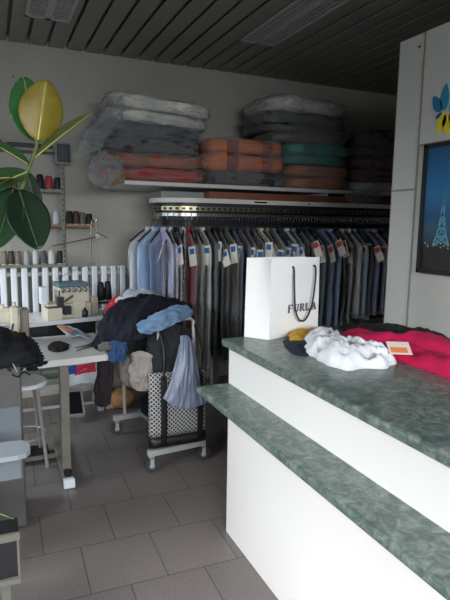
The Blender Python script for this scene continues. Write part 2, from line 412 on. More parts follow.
# ------------------------------------------------------------------ shelf above the conveyor
t = thing('mounted_shelf', 'long pale wall shelf carrying bagged blankets above the conveyor', 'shelf', (2.6, 4.37, 1.818))
M_shelf = mat('pale_shelf', '#c9cac6', .5)
bm = NB(); box(bm, (.935, 3.955, 1.82), (4.3, 4.8, 1.85), .003, 1); obj('board', bm, M_shelf, t)
for bx in (2.76, 4.0):
    bm = NB(); box(bm, (bx-.015, 4.02, 1.795), (bx+.015, 4.8, 1.82)); box(bm, (bx-.015, 4.77, 1.6), (bx+.015, 4.8, 1.82))
    tube(bm, [(bx, 4.1, 1.8), (bx, 4.78, 1.62)], .01, 8); obj('bracket', bm, M_shelf, t)
# ------------------------------------------------------------------ garment conveyor
GX0, GX1, GY, GR = 1.5, 4.4, 4.2, .25
def stadium(r, n=14, x1=GX1):
    pts = [(GX0+r*math.cos(a), GY+r*math.sin(a)) for a in [PI/2+PI*k/n for k in range(n+1)]]
    return pts+[(x1+r*math.cos(a), GY+r*math.sin(a)) for a in [-PI/2+PI*k/n for k in range(n+1)]]
def band(bm, r0, r1, z0, z1):
    a = stadium(r0); b_ = stadium(r1)
    R4 = [[Vector((x, y, z)) for x, y in p] for p, z in ((a, z0), (b_, z0), (b_, z1), (a, z1), (a, z0))]
    loft(bm, R4, cap=False); bmesh.ops.remove_doubles(bm, verts=bm.verts, dist=1e-5)
t = thing('garment_conveyor', 'motor garment conveyor loop with pale fascia under the wall shelf', 'conveyor', (GX0+.5, GY, 0))
bm = NB(); prism(bm, stadium(.3), 1.700, 1.735); obj('fascia', bm, mat('pale_fascia', '#d5d2c8', .4), t)
bm = NB(); box(bm, (1.62, 3.99, 1.735), (4.3, 4.4, 1.795)); obj('top_board', bm, mat('red_brown_wood', '#7a4a36', .5, .05, 30, .15, 12), t)
bm = NB(); box(bm, (1.26, 4.1, 1.735), (1.62, 4.4, 1.79)); obj('motor_cover', bm, mat('cover_grey', '#8e8f8d', .5), t)
bm = NB(); band(bm, .2, .262, 1.672, 1.7); obj('track', bm, M_dkmetal, t)
bm = NB(); band(bm, .255, .272, 1.64, 1.672); bm2 = bm; ch = obj('chain_band', bm, mat('brass_grey_metal', '#b0a484', .3, metal=1), t)
bm = NB()
xs = [(GX0+.272*math.cos(a), GY+.272*math.sin(a), a) for a in [PI*1.0+PI/2*k/8 for k in range(9)]]+[(GX0+.047*k, GY-.272, -PI/2) for k in range(1, 44)]
for x, y, a in xs:
    box(bm, (-.004, -.013, -.009), (.004, .013, .009), 0, 2, Matrix.Translation((x, y, 1.655)) @ Matrix.Rotation(a, 4, 'Z'))
obj('chain_slots', bm, M_black, ch)
bm = NB(); band(bm, .19, .2, 1.52, 1.7); obj('dark_infill_band', bm, M_black, t)  # black band added inside the loop so it looks dark behind the hooks
bm = NB(); band(bm, .2, .25, 1.625, 1.64); obj('drive_gap', bm, M_black, t)
bm = NB(); band(bm, .258, .266, 1.596, 1.62); obj('hook_rail', bm, M_metal, t)
hk = mat('hook_wire', '#6f6f6c', .35, metal=.8)
for k in range(80):                                   # the row of hooks along the front run and round the end
    if k < 9: a = PI+PI/2*k/9; x, y = GX0+.268*math.cos(a), GY+.268*math.sin(a)
    else: a = -PI/2; x, y = GX0+(k-9)*.03, GY-.268
    bm = NB(); d = Vector((math.cos(a), math.sin(a), 0)); p = Vector((x, y, 1.6))
    tube(bm, [p+Vector((0, 0, .02))+d*.004, p+d*.012, p+d*.014-Vector((0, 0, .03)), p+d*.004-Vector((0, 0, .045)), p-d*.01-Vector((0, 0, .035))], .0028, 6); obj('hook', bm, hk, t)
for x in (1.78, 3.3):
    bm = NB(); box(bm, (x-.03, 4.17, 0), (x+.03, 4.23, 1.7)); box(bm, (x-.05, 3.9, 0), (x+.05, 4.5, .05)); obj('stand_leg', bm, M_grey_paint, t)
bm = NB(); tube(bm, [(1.5, 4.2, .64), (4.4, 4.2, .64)], .018, 10); obj('lower_rail', bm, M_dkmetal, t)
bm = NB(); box(bm, (1.985, 3.8985, 1.711), (2.10, 3.9, 1.724), 0); box(bm, (2.5, 3.8985, 1.711), (2.515, 3.9, 1.724)); obj('nameplate', bm, M_black, t)

# ------------------------------------------------------------------ garments on the conveyor
M_hang = mat('hanger_black', '#1c1c1e', .4)
M_tagblue = mat('ticket_blue', '#2f6fb4', .6); M_tagred = mat('ticket_red', '#d2543e', .6); M_tag = mat('ticket_paper', '#e9e4d8', .7)
def gring(hw, th, z, seed, amp, n=30, cr_=0):
    out = []
    for k in range(n):
        a = 2*PI*k/n; c, s = math.cos(a), math.sin(a)
        x = th*(abs(c)**.7)*(1 if c > 0 else -1); y = hw*(abs(s)**.75)*(1 if s > 0 else -1)
        q = Vector((x*5, y*9, z*1.6+seed*7.7)); d = noise.noise(q)*amp
        y2 = y*(1+.05*noise.noise(Vector((seed*3.1, 1 if s > 0 else 5, z*4))))
        x2 = x+d*(1 if c > 0 else -1)*.6 + amp*.8*math.sin(y*38+seed+2*noise.noise(Vector((seed, z*3, 0))))*min(1, -z*3)
        if cr_:
            e = cr_*ridge(Vector((x*20, y*26, z*3+seed*5.3)), 2); x2 += e*(1 if c > 0 else -1)*.7; y2 += e*s
        out.append(Vector((x2, y2, z)))
    return out
SH = [(-.08, .045, .6), (-.094, .066, .7), (-.14, .14, .85), (-.19, .20, .95), (-.205, .214, 1), (-.27, .226, 1), (-.36, .222, 1), (-.46, .22, 1.05), (-.56, .216, 1.1), (-.66, .214, 1.1), (-.76, .212, 1.1), (-.84, .21, 1.1)]
def garment(pos, rot, cname, m_, L, seed, label, tagcol, tagside=-1, wide=1.0, prt=None):
    t = thing('hanging_garment', label, 'garment', (0, 0, 0), 'garments in plastic on the conveyor')
    bm = NB(); th = .015; f = L/.84
    loft(bm, [gring(hw*wide, th*k, z if z > -.21 else -.2+(z+.2)*(L-.2)/.64, seed, .009) for z, hw, k in SH]); obj('cloth', bm, m_, t, True)
    bm = NB(); loft(bm, [gring(.05, .016, -.055, seed, 0, 16), gring(.062, .019, -.095, seed, 0, 16)]); obj('collar', bm, m_, t, True)
    bm = NB(); tube(bm, [(0, .0, -.01), (0, .018, .006), (0, .02, -.02), (0, 0, -.04), (0, 0, -.08)], .0028, 6, 4); tube(bm, [(0, -.21*wide, -.17), (0, -.06, -.08), (0, 0, -.065), (0, .06, -.08), (0, .21*wide, -.17)], .0065, 8, 3); obj('hanger', bm, M_hang, t, True)
    bm = NB(); loft(bm, [gring(hw*wide+.008, th*k+.004, (z if z > -.21 else -.2+(z+.2)*(L-.16)/.64)+.004, seed+.5, .012, 44, .008) for z, hw, k in SHF], cap=False); obj('plastic_cover', bm, FILM, t, True)
    if tagcol:
        rnd = random.Random(seed); ty = -.19*wide; tz = -.15-rnd.uniform(0, .08)
        M = Matrix.Translation((-.027, ty, tz)) @ Matrix.Rotation(rnd.uniform(-.75, .3), 4, 'X') @ Matrix.Rotation(rnd.uniform(.2, 1.0), 4, 'Z')
        bm = NB(); box(bm, (-.001, -.031, -.15), (.001, .031, 0), 0, 2, M); tg = obj('ticket', bm, M_tag, t)
        bm = NB()
        if tagcol == 'b': box(bm, (-.0022, -.02, -.06), (-.0008, .02, -.018), 0, 2, M)
        else: box(bm, (-.0022, -.024, -.06), (-.0008, .024, -.012), 0, 2, M)
        obj('ticket_print', bm, M_tagblue if tagcol == 'b' else M_tagred, tg)
    t.location = pos; t.rotation_euler = (0, 0, rot)
    return t
SHF = []
for (z0_, a0, k0), (z1_, a1, k1) in zip(SH, SH[1:]):
    SHF += [(z0_+(z1_-z0_)*q/2, a0+(a1-a0)*q/2, k0+(k1-k0)*q/2) for q in range(2)]
SHF.append(SH[-1])
GC = {'silver grey': '#c6cacd', 'light blue': '#a3bfe0', 'steel blue': '#6f88ad', 'navy': '#20263f', 'pale grey': '#cfd0ce', 'lavender': '#b3aecd', 'lilac striped': '#c3bcd0', 'black and white patterned': '#2a2c2f', 'bright red': '#c21f2e',
      'beige': '#b3a48c', 'white': '#ecece8', 'dark patterned': '#33373b', 'black': '#15161a', 'charcoal': '#2b2c30', 'royal navy': '#222f66', 'dark grey': '#3c3e42', 'brown': '#5c4a3d', 'slate': '#55606c', 'cream': '#cfc6b0',
      'dark blue': '#263252', 'mid grey': '#6f7174', 'light grey': '#cacacc', 'off-white': '#e2e0da', 'sky blue': '#9dbbe4', 'violet blue': '#7b83bb', 'plum grey': '#4d4650', 'tan': '#9c8668', 'olive grey': '#5b5a4c'}
def gmat(c):
    nm = 'fabric_'+c.replace(' ', '_')
    if nm in MATS: return MATS[nm]
    m_ = mat(nm, GC[c], .8, .25, 60, .08, 10)
    if 'striped' in c or 'patterned' in c or c == 'violet blue':
        nt = m_.node_tree; b = nt.nodes['Principled BSDF']; tc = nt.nodes.new('ShaderNodeTexCoord')
        wv = nt.nodes.new('ShaderNodeTexWave' if c == 'lilac striped' else ('ShaderNodeTexChecker' if c == 'violet blue' else 'ShaderNodeTexVoronoi'))
        wv.inputs['Scale'].default_value = 30 if c == 'lilac striped' else (60 if c == 'violet blue' else 55)
        if c == 'lilac striped': wv.bands_direction = 'Y'
        nt.links.new(tc.outputs['Object'], wv.inputs['Vector'])
        r = nt.nodes.new('ShaderNodeValToRGB'); b_ = hexc(GC[c]); r.color_ramp.elements[0].color = b_
        r.color_ramp.elements[1].color = hexc({'lilac striped': '#e8e4ee', 'violet blue': '#8e94c4', 'black and white patterned': '#17181a', 'dark patterned': '#55504a'}[c])
        if c == 'black and white patterned': r.color_ramp.elements[0].color = hexc('#b8bcc0'); r.color_ramp.elements[0].position = .25; r.color_ramp.elements[1].position = .35
        nt.links.new(wv.outputs[1 if c == 'lilac striped' else 0], r.inputs[0]); nt.links.new(r.outputs[0], b.inputs['Base Color'])
    return m_
LIST = []
for a, c, L in ((188, 'silver grey', .72), (203, 'light blue', .78), (218, 'steel blue', .8), (233, 'navy', .82), (248, 'pale grey', .95), (261, 'plum grey', .9)):
    LIST.append(('a', R(a), c, L, 'b' if a in (233, 248) else None))
for u, c, L, tg in ((171, 'lavender', .95, None), (177, 'lilac striped', 1.0, None), (184, 'black and white patterned', .9, 'b'), (195.5, 'bright red', .92, 'b'), (202, 'beige', 1.15, None), (210, 'white', 1.2, 'b'), (216, 'dark patterned', 1.05, None), (222, 'black', 1.05, 'b'), (228, 'charcoal', 1.1, 'b'), (234, 'olive grey', 1.1, 'b'), (242, 'royal navy', 1.05, 'b'),
                   (249, 'dark grey', 1.0, None), (255.5, 'slate', .9, 'b'), (262, 'brown', .9, 'b'), (269, 'cream', .9, 'b'), (275.5, 'tan', .9, 'b'), (282, 'mid grey', .9, 'b'), (289, 'dark blue', .9, 'b'), (295.5, 'off-white', .95, 'b'), (302, 'steel blue', .9, 'b'), (308.5, 'black', .95, None), (315, 'charcoal', .9, 'r'),
                   (322, 'navy', .88, 'r'), (331.5, 'steel blue', .88, 'r'), (339, 'sky blue', .88, 'r'), (345, 'charcoal', .86, 'r'), (351.5, 'pale grey', .84, 'r'), (358, 'off-white', .8, None), (363.5, 'light blue', .8, 'r'), (369, 'dark patterned', .82, 'r'), (376.5, 'violet blue', .78, 'r'), (384, 'lavender', .78, 'r'), (392, 'navy', .8, 'r')):
    LIST.append(('x', at(u, 275, 3.75).x, c, L, tg))
for i, (k, p, c, L, tg) in enumerate(LIST):
    prev = LIST[i-1][2] if i else None; nxt = LIST[i+1][2] if i+1 < len(LIST) else None
    if prev is None: lb = '%s garment in clear plastic at the left end of the conveyor' % c
    elif nxt is None: lb = '%s garment in clear plastic by the white partition, right end of the row' % c
    else: lb = '%s garment in clear plastic hanging between %s and %s ones' % (c, prev, nxt)
    if c[0] in 'aeiou' or True: pass
    if k == 'a': pos = (GX0+.31*math.cos(p), GY+.31*math.sin(p), 1.565); rot = p+PI/2
    else: pos = (p, GY-.268, 1.565); rot = random.Random(i).uniform(-.1, .06)
    garment(pos, rot, c, gmat(c), L, i+1, lb, tg, wide=.87 if k == 'a' else random.Random(i+50).uniform(.93, 1.05))

# ------------------------------------------------------------------ bagged blankets on the shelf
def blanket(x0, x1, y0, y1, z0, z1, col, label, group, seed, tilt=0, folds=2, m2=None, tail=None, corner=None):
    """a folded blanket: rounded slab with soft folded front, inside its own film bag"""
    h = z1-z0; w_ = (x1-x0)/2; d = (y1-y0)/2; cx = (x0+x1)/2; cy = (y0+y1)/2
    t = thing('folded_blanket', label, 'blanket', (cx, cy, z0), group)
    def rings(pad, amp, sd, n=64, nz=14, ck_=0):
        out = []
        for i in range(nz+1):
            q = i/nz; zz = z0+h*q
            e = 1-(abs(2*q-1)**3.5)*.10
            for fq in range(1, folds): e -= .028*math.exp(-((q-fq/folds)/.05)**2)
            ring = []
            for k in range(n):
                a = 2*PI*k/n; c, s = math.cos(a), math.sin(a)
                x = (w_+pad)*e*(abs(c)**.42)*(1 if c > 0 else -1); y = (d+pad)*e*(abs(s)**.42)*(1 if s > 0 else -1)
                p = Vector((cx+x, cy+y, zz+(pad if q > .5 else -0)))
                nn = noise.noise(Vector((p.x*4+sd, p.y*4, zz*14)))*amp*1.5 + noise.noise(Vector((p.x*11+sd, p.y*11, zz*30)))*amp*.7
                if ck_: nn += ck_*ridge(Vector((p.x*9+sd, p.y*9, zz*26)), 3)
                zt = nn*.8 if 0 < i else 0
                ring.append(p+Vector((c*nn, s*nn, zt+tilt*(x/w_)*min(1, q+.5))))
            out.append(ring)
        for f in (.6, .2):
            out.append([Vector((cx+(p.x-cx)*f, cy+(p.y-cy)*f, p.z+.006*(1-f)*2+noise.noise(p*9)*amp*.6)) for p in out[nz]])
        return out
    bm = NB(); loft(bm, rings(0, .015, seed, 80, 16, .005)); o = obj('folded_cloth', bm, col, t, True)
    if corner:
        bm = NB(); cloth(bm, corner, 16, 16, .008, (3, 4), seed, .012); obj('loose_corner', bm, mat('tan_lining', '#8a7350', .9, .3, 30), t, True)
    bm = NB(); loft(bm, rings(.006, .012, seed+.7, 120, 24, .02)); obj('plastic_bag', bm, FILM_B, t, True)
    if tail:
        bm = NB(); cloth(bm, tail, 44, 44, .03, (5, 8), seed, .003); tl = obj('bag_tail', bm, FILM_B, t, True)
    return t
def wool(nm, c, v=.15): return mat('wool_'+nm, c, .9, .35, 30, v, 7)
def plaid(nm, cols, sc=9):
    m_ = mat('wool_'+nm, cols[0], .9, .3, 40); nt = m_.node_tree; b = nt.nodes['Principled BSDF']
    geo = nt.nodes.new('ShaderNodeNewGeometry'); sp = nt.nodes.new('ShaderNodeSeparateXYZ'); nt.links.new(geo.outputs['Position'], sp.inputs[0])
    ma = nt.nodes.new('ShaderNodeMath'); ma.operation = 'MULTIPLY'; ma.inputs[1].default_value = sc; nt.links.new(sp.outputs['X'], ma.inputs[0])
    fr = nt.nodes.new('ShaderNodeMath'); fr.operation = 'FRACT'; nt.links.new(ma.outputs[0], fr.inputs[0])
    r = nt.nodes.new('ShaderNodeValToRGB'); r.color_ramp.interpolation = 'CONSTANT'; e = r.color_ramp.elements
    e[0].color = hexc(cols[0]); e[1].position = 1/len(cols); e[1].color = hexc(cols[1])
    for i in range(2, len(cols)): k = e.new(i/len(cols)); k.color = hexc(cols[i])
    nt.links.new(fr.outputs[0], r.inputs[0]); nt.links.new(r.outputs[0], b.inputs['Base Color']); return m_
ZS = 1.852
G1 = 'blankets in the left shelf stack'; G2 = 'blankets in the orange shelf stack'; G3 = 'blankets in the tall teal shelf stack'; G4 = 'blankets in the shelf stack by the partition'
Y0, Y1 = 4.0, 4.6
blanket(.86, 1.62, Y0, Y1, ZS, 1.955, wool('brick', '#a8352a', .35), 'brick red folded blanket at the bottom of the left shelf stack', G1, 1)
blanket(.80, 1.60, Y0, Y1, 1.96, 2.06, wool('rust', '#9a5228', .4), 'rust and olive folded blanket second from the bottom, left shelf stack', G1, 2,
        tail=[[at(100, 150, 4.0), at(92, 160, 4.0), at(88, 178, 4.0)], [at(112, 155, 3.99), at(106, 168, 3.98), at(98, 186, 3.97)], [at(125, 160, 3.98), at(122, 172, 3.97), at(110, 188, 3.96)]],
        corner=[[at(110, 168, 4.02), at(118, 172, 4.02), at(128, 176, 4.0)], [at(108, 178, 4.04), at(114, 180, 4.02), at(122, 181.5, 3.945)], [at(108, 189, 4.08), at(110, 188, 4.05), at(114, 185, 4.0)]])
blanket(.84, 1.57, Y0, Y1, 2.065, 2.165, wool('dark_taupe', '#3d3936', .25), 'dark taupe bagged blanket in the middle of the left shelf stack', G1, 3, -.01)
blanket(.76, 1.60, Y0+.02, Y1, 2.17, 2.28, wool('graphite', '#46484c', .3), 'graphite grey bagged duvet below the white ones, left shelf stack', G1, 4, -.015)
blanket(.83, 1.66, Y0+.03, Y1, 2.285, 2.375, wool('pearl', '#cfccc2', .2), 'pearl grey bagged duvet second from top, left shelf stack', G1, 5, -.025)
blanket(.86, 1.68, Y0+.03, Y1, 2.38, 2.475, wool('ivory', '#dcd8cc', .2), 'ivory bagged duvet on top of the left shelf stack', G1, 6, -.03, 3, None,
        tail=[[at(122, 96, 4.05), at(108, 108, 4.03), at(96, 122, 4.02), at(80, 140, 4.02)], [at(125, 108, 4.02), at(112, 122, 4.0), at(100, 136, 3.99), at(76, 152, 4.0)], [at(124, 125, 4.02), at(110, 135, 4.0), at(98, 148, 3.99), at(72, 160, 4.02)]])
blanket(1.64, 2.36, Y0, Y1, ZS, 1.965, wool('smoke', '#3a3638', .25), 'smoky grey folded blanket under the two orange blankets', G2, 7)
OR = plaid('orange_plaid', ('#c4602a', '#c4602a', '#94381f', '#cc7030', '#cc7030', '#7e2c1e'), 1.6)
blanket(1.60, 2.34, Y0-.02, Y1, 1.97, 2.10, OR, 'lower orange plaid blanket with dark red lower band', G2, 8)
blanket(1.62, 2.33, Y0-.02, Y1, 2.108, 2.22, OR, 'upper orange plaid blanket on top of the orange stack', G2, 9)
blanket(2.38, 3.02, Y0, Y1, ZS, 1.955, wool('peach', '#b8744a', .2), 'lower peach folded blanket at the bottom of the teal stack', G3, 10)
blanket(2.37, 3.02, Y0, Y1, 1.96, 2.055, wool('apricot', '#bd7a48', .2), 'upper apricot folded blanket beneath the teal blankets', G3, 11)
blanket(2.33, 3.0, Y0, Y1, 2.06, 2.14, wool('sea', '#3f8f86', .25), 'pale sea green folded blanket under the teal blanket', G3, 12)
blanket(2.35, 3.02, Y0, Y1, 2.145, 2.235, plaid('teal_plaid', ('#2e8f86', '#3aa092', '#2a7f6a', '#3b8fa0'), 2.2), 'bright teal chequered blanket in the tall shelf stack', G3, 13)
blanket(2.2, 3.0, Y0, Y1, 2.24, 2.315, wool('moss', '#6c6a54', .3), 'mossy grey bagged blanket just above the teal blanket', G3, 14)
blanket(2.16, 3.08, Y0, Y1, 2.32, 2.39, wool('ash', '#4a4a46', .3), 'ash grey bagged blanket third from top, tall shelf stack', G3, 15)
blanket(2.14, 2.98, Y0, Y1, 2.395, 2.48, wool('pewter', '#5a5b58', .3), 'pewter grey bagged duvet under the top white duvet', G3, 16)
blanket(2.16, 2.97, Y0, Y1, 2.485, 2.6, wool('chalk', '#d6d3c8', .2), 'chalk white bagged duvet on top of the tall teal stack', G3, 17, -.005, 3)
blanket(3.05, 3.75, Y0-.03, Y1, ZS, 1.94, wool('frost', '#c4c0b8', .15), 'frosty white bagged duvet at the bottom by the partition', G4, 18,
        tail=[[at(345, 192, 3.95), at(345, 197, 3.93), at(350, 203, 3.93)], [at(365, 192, 3.93), at(362, 199, 3.92), at(358, 208, 3.92)], [at(384, 192, 3.95), at(380, 198, 3.93), at(372, 204, 3.93)]])
blanket(3.06, 3.8, Y0, Y1, 1.95, 2.06, wool('maroon', '#641f24', .3), 'maroon folded blanket lower of two by the partition', G4, 19)
blanket(3.08, 3.8, Y0, Y1, 2.065, 2.17, wool('wine', '#512a34', .3), 'wine red folded blanket upper of two by the partition', G4, 20)
blanket(3.04, 3.8, Y0, Y1, 2.175, 2.26, wool('ink', '#1a2832', .2), 'inky blue folded blanket under the black blanket', G4, 21)
blanket(3.1, 3.82, Y0, Y1, 2.265, 2.42, wool('jet', '#191a1e', .2), 'black folded blanket on top of the stack by the partition', G4, 22, .03)

# ------------------------------------------------------------------ carrier bag on the counter
t = thing('carrier_bag', 'white paper carrier bag with dark cord handle standing on the counter', 'bag', (1.35, 2.2, 1.0))
def bagring(z, k, bul=0):
    A, B, C_, D = Vector((1.118, 2.275)), Vector((1.195, 2.165)), Vector((1.535, 2.262)), Vector((1.46, 2.282))
    out = []; Q = [A, B, C_, D]; c = (A+B+C_+D)/4
    for i in range(4):
        a, b_ = Q[i], Q[(i+1) % 4]; nrm = Vector((-(b_-a).y, (b_-a).x)).normalized()*-1
        for s in range(10):
            q = s/10; p = a+(b_-a)*q
            off = bul*math.sin(PI*q)*(1 if i in (1, 3) else -1.6)
            p = c+(p-c)*k+nrm*(off+.0025*noise.noise(Vector((p.x*9, p.y*9, z*7))))
            out.append(Vector((p.x, p.y, z)))
    return out
bm = NB(); zz = [0.001, .01, .05, .1, .15, .2, .25, .3, .345, .386]
outer = [bagring(1+z, 1-.03*z/.386, .018*(z/.386)**1.5) for z in zz]
inner = [bagring(1+z, .985-.03*z/.386, .018*(z/.386)**1.5) for z in reversed(zz)]
loft(bm, outer+inner); obj('paper_body', bm, M_paper, t, False)
fA, fB = Vector((1.195, 2.165, 1)), Vector((1.535, 2.262, 1)); fd = (fB-fA).normalized(); fn = Vector((fd.y, -fd.x, 0))
def onf(s, z, o=.022): return fA+fd*s+Vector((0, 0, z))+fn*o
bm = NB(); tube(bm, [onf(.135, .345, .008), onf(.135, .335, .022), onf(.137, .25, .026), onf(.15, .14, .026), onf(.18, .085, .026), onf(.225, .08, .026), onf(.27, .15, .026), onf(.288, .26, .026), onf(.29, .335, .024), onf(.29, .345, .008)], .0045, 8, 5); obj('cord_handle', bm, mat('cord_dark', '#2d2d33', .7), t, True)
bm = NB(); tube(bm, [(1.25, 2.262, 1.33), (1.26, 2.255, 1.2), (1.3, 2.25, 1.14), (1.35, 2.255, 1.2), (1.38, 2.262, 1.33)], .0045, 8, 5); obj('cord_handle', bm, MATS['cord_dark'], t, True)
# serif lettering FURLA
L_ = {'F': [((0, 0), (0, 1), .2), ((0, 1), (.62, 1), .1), ((0, .52), (.46, .52), .1), ((-.16, 0), (.18, 0), .07), ((.62, 1), (.62, .82), .08)],
      'U': [((0, 1), (0, .28), .2), ((0, .28), (.14, .04), .15), ((.14, .04), (.36, 0), .1), ((.36, 0), (.55, .1), .08), ((.55, .1), (.6, .3), .08), ((.6, .3), (.6, 1), .08), ((-.16, 1), (.17, 1), .07), ((.47, 1), (.74, 1), .07)],
      'R': [((0, 0), (0, 1), .2), ((0, 1), (.36, 1), .09), ((.36, 1), (.55, .86), .14), ((.55, .86), (.52, .62), .16), ((.52, .62), (.36, .5), .1), ((.36, .5), (0, .5), .09), ((.28, .5), (.68, 0), .18), ((-.16, 0), (.18, 0), .07), ((.58, 0), (.8, 0), .07)],
      'L': [((0, 0), (0, 1), .2), ((0, 0), (.58, 0), .1), ((.58, 0), (.58, .2), .08), ((-.16, 1), (.18, 1), .07)],
      'A': [((0, 0), (.36, 1), .09), ((.36, 1), (.72, 0), .2), ((.14, .34), (.58, .34), .08), ((-.14, 0), (.14, 0), .07), ((.56, 0), (.88, 0), .07)]}
sx = .125
for ch_ in 'FURLA':
    bm = NB(); sc = .036
    for (a, b_, w_) in L_[ch_]:
        a = Vector(a)*sc; b_ = Vector(b_)*sc; d = (b_-a).normalized(); n_ = Vector((-d.y, d.x))*w_*sc/2
        v1 = [bm.verts.new(onf(sx+p.x, .122+p.y, .0065+.018*((.122+p.y)/.386)**1.5)) for p in (a-n_, b_-n_, b_+n_, a+n_)]
        v2 = [bm.verts.new(onf(sx+p.x, .122+p.y, .0005+.018*((.122+p.y)/.386)**1.5)) for p in (a-n_, b_-n_, b_+n_, a+n_)]
        bm.faces.new(v1); bm.faces.new(v2[::-1])
        for i in range(4): bm.faces.new((v1[i], v1[(i+1) % 4], v2[(i+1) % 4], v2[i]))
    obj('letter', bm, mat('letter_grey', '#66666c', .7), t); sx += .042
# ------------------------------------------------------------------ clothes thrown on the counter
def drop(name, px, h, col, label, seed, amp=.02, freq=9, z0=1.001, pw=2.4, group='clothes dropped on the counter'):
    bm = NB(); crumple(bm, [atz(u, v, z0) for u, v in px], z0, h, seed, amp, freq, pw=pw)
    return tag(obj(name, bm, col, None, True), label, 'clothes', group)
M_mag = mat('magenta_knit', '#c90a4e', .85, .2, 50, .08, 8)
M_whs = mat('white_cotton', '#eceef2', .75, .15, 25)
drop('folded_garment', [(283, 343), (292, 336), (308, 338), (318, 350), (308, 356), (292, 353)], .035, mat('navy_cloth', '#191f31', .85, .2, 40), 'navy garment bunched at the counter edge beneath the white shirt', 3, .01)
drop('folded_garment', [(289, 338), (299, 333), (316, 332), (332, 335), (324, 343), (304, 346), (290, 345)], .075, mat('mustard_cloth', '#c89a2a', .8, .2, 40, .1, 9), 'mustard yellow garment poking out behind the white shirt', 5, .014)
drop('folded_garment', [(345, 328), (380, 325), (425, 327), (452, 336), (450, 346), (410, 344), (372, 340), (348, 337)], .05, mat('black_cloth', '#111216', .8, .2, 40), 'black garment lying behind the magenta garment', 7, .015)
drop('folded_garment', [(330, 340), (352, 334), (385, 338), (420, 345), (470, 350), (500, 372), (470, 385), (430, 372), (400, 362), (365, 357), (340, 352)], .09, M_mag, 'magenta red garment spread across the counter', 9, .022, 7)
drop('shirt', [(303, 345), (312, 338), (330, 338), (344, 347), (362, 352), (382, 358), (397, 364), (384, 368), (360, 370), (340, 369), (318, 361), (306, 353)], .105, M_whs, 'crumpled white shirt at the front of the counter clothes', 11, .03, 13)
pz = atz(399, 348, 1.06)
bm = NB(); M = Matrix.Translation(pz) @ Matrix.Rotation(R(-28), 4, 'Z') @ Matrix.Rotation(R(25), 4, 'X')
box(bm, (-.045, -.04, -.001), (.045, .04, .001), 0, 2, M); t = tag(obj('paper_ticket', bm, mat('ticket_pink_white', '#ead9d2', .7)), 'pale paper ticket with orange block on the magenta garment', 'ticket')
bm = NB(); box(bm, (-.035, -.032, .001), (.03, .002, .002), 0, 2, M); obj('orange_print', bm, mat('ticket_orange', '#e8894a', .7), t)
# ------------------------------------------------------------------ radiator
t = thing('radiator', 'white column radiator on the back wall behind the sewing tables', 'radiator', (.35, 4.7, .3))
for k in range(19):
    x = -.42+k*.081
    bm = NB(); box(bm, (x, 4.6, .32), (x+.05, 4.625, 1.165), .011, 3); box(bm, (x+.019, 4.62, .34), (x+.031, 4.74, 1.15)); box(bm, (x+.004, 4.735, .34), (x+.046, 4.752, 1.15), .004, 1)
    for zz in (.38, 1.1): tube(bm, [(x-.002, 4.68, zz), (x+.079, 4.68, zz)], .02, 10)
    obj('section', bm, M_white_paint, t)
bm = NB(); tube(bm, [(-.42, 4.68, .38), (-.5, 4.68, .38), (-.5, 4.68, 0)], .014, 8)
for x in (-.1, .8): box(bm, (x, 4.66, .0), (x+.03, 4.7, .33))
obj('pipe_and_feet', bm, M_white_paint, t)
# ------------------------------------------------------------------ thread shelf
t = thing('thread_rack', 'grey slotted steel rack of thread cones on the back wall', 'shelf', (.2, 4.6, 1.17))
M_rack = mat('rack_grey', '#77786f', .5, .05, 20, .08, 9)
for px in (.57, -.45):
    bm = NB(); box(bm, (px-.016, 4.58, 1.17), (px+.016, 4.584, 2.12)); box(bm, (px+.012, 4.58, 1.17), (px+.016, 4.612, 2.12)); obj('post', bm, M_rack, t)
    bm = NB()
    for k in range(22): box(bm, (px-.006, 4.5785, 1.2+k*.042), (px+.004, 4.58, 1.222+k*.042))
    obj('post_slots', bm, M_black, t)
for z, xr, w_ in ((1.185, .60, 0), (1.515, .82, 1), (1.795, .585, 0), (2.115, .56, 0)):
    bm = NB(); box(bm, (-.47, 4.585, z-.022), (xr, 4.79, z)); obj('shelf_board', bm, mat('shelf_wood', '#8a6a50', .6, .05, 20, .1, 10) if w_ else M_rack, t)
def cone(x, z, col, cn, label, r=.027, h=.105, y=4.64):
    t = thing('thread_cone', label, 'thread', (0, 0, 0), 'thread cones on the steel rack')
    bm = NB(); lathe(bm, [(r*.9, 0.006), (r, .012), (r*.97, h*.5), (r*.8, h*.88), (r*.55, h*.94)], (0, 0, 0), 18); obj('thread', bm, mat('thread_'+cn, col, .55, .3, 90), t, True)
    bm = NB(); lathe(bm, [(r*.95, 0), (r*.95, .006), (r*.4, .007)], (0, 0, 0), 16); lathe(bm, [(r*.42, h*.93), (r*.34, h), (r*.2, h)], (0, 0, 0), 14); obj('spool', bm, M_cream, t, True)
    t.location = (x, y, z)
low = [('#8a7f72', 'taupe'), ('#4a4644', 'dark grey'), ('#84786a', 'fawn'), ('#a9abad', 'silver'), ('#cfd2d6', 'pale silver'), ('#5a5a60', 'slate'), ('#d6d6d2', 'white'), ('#1a1a1c', 'black')]
us = [4, 11, 18, 26.5, 35.5, 43.5, 51.5, 60]
for i, (u, (c, n_)) in enumerate(zip(us, low)):
    cone(at(u, 255, 4.64).x, 1.185, c, n_.replace(' ', '_'), '%s thread cone on the lowest rack shelf above the radiator' % n_, .03 if n_ == 'white' else .026, .12)
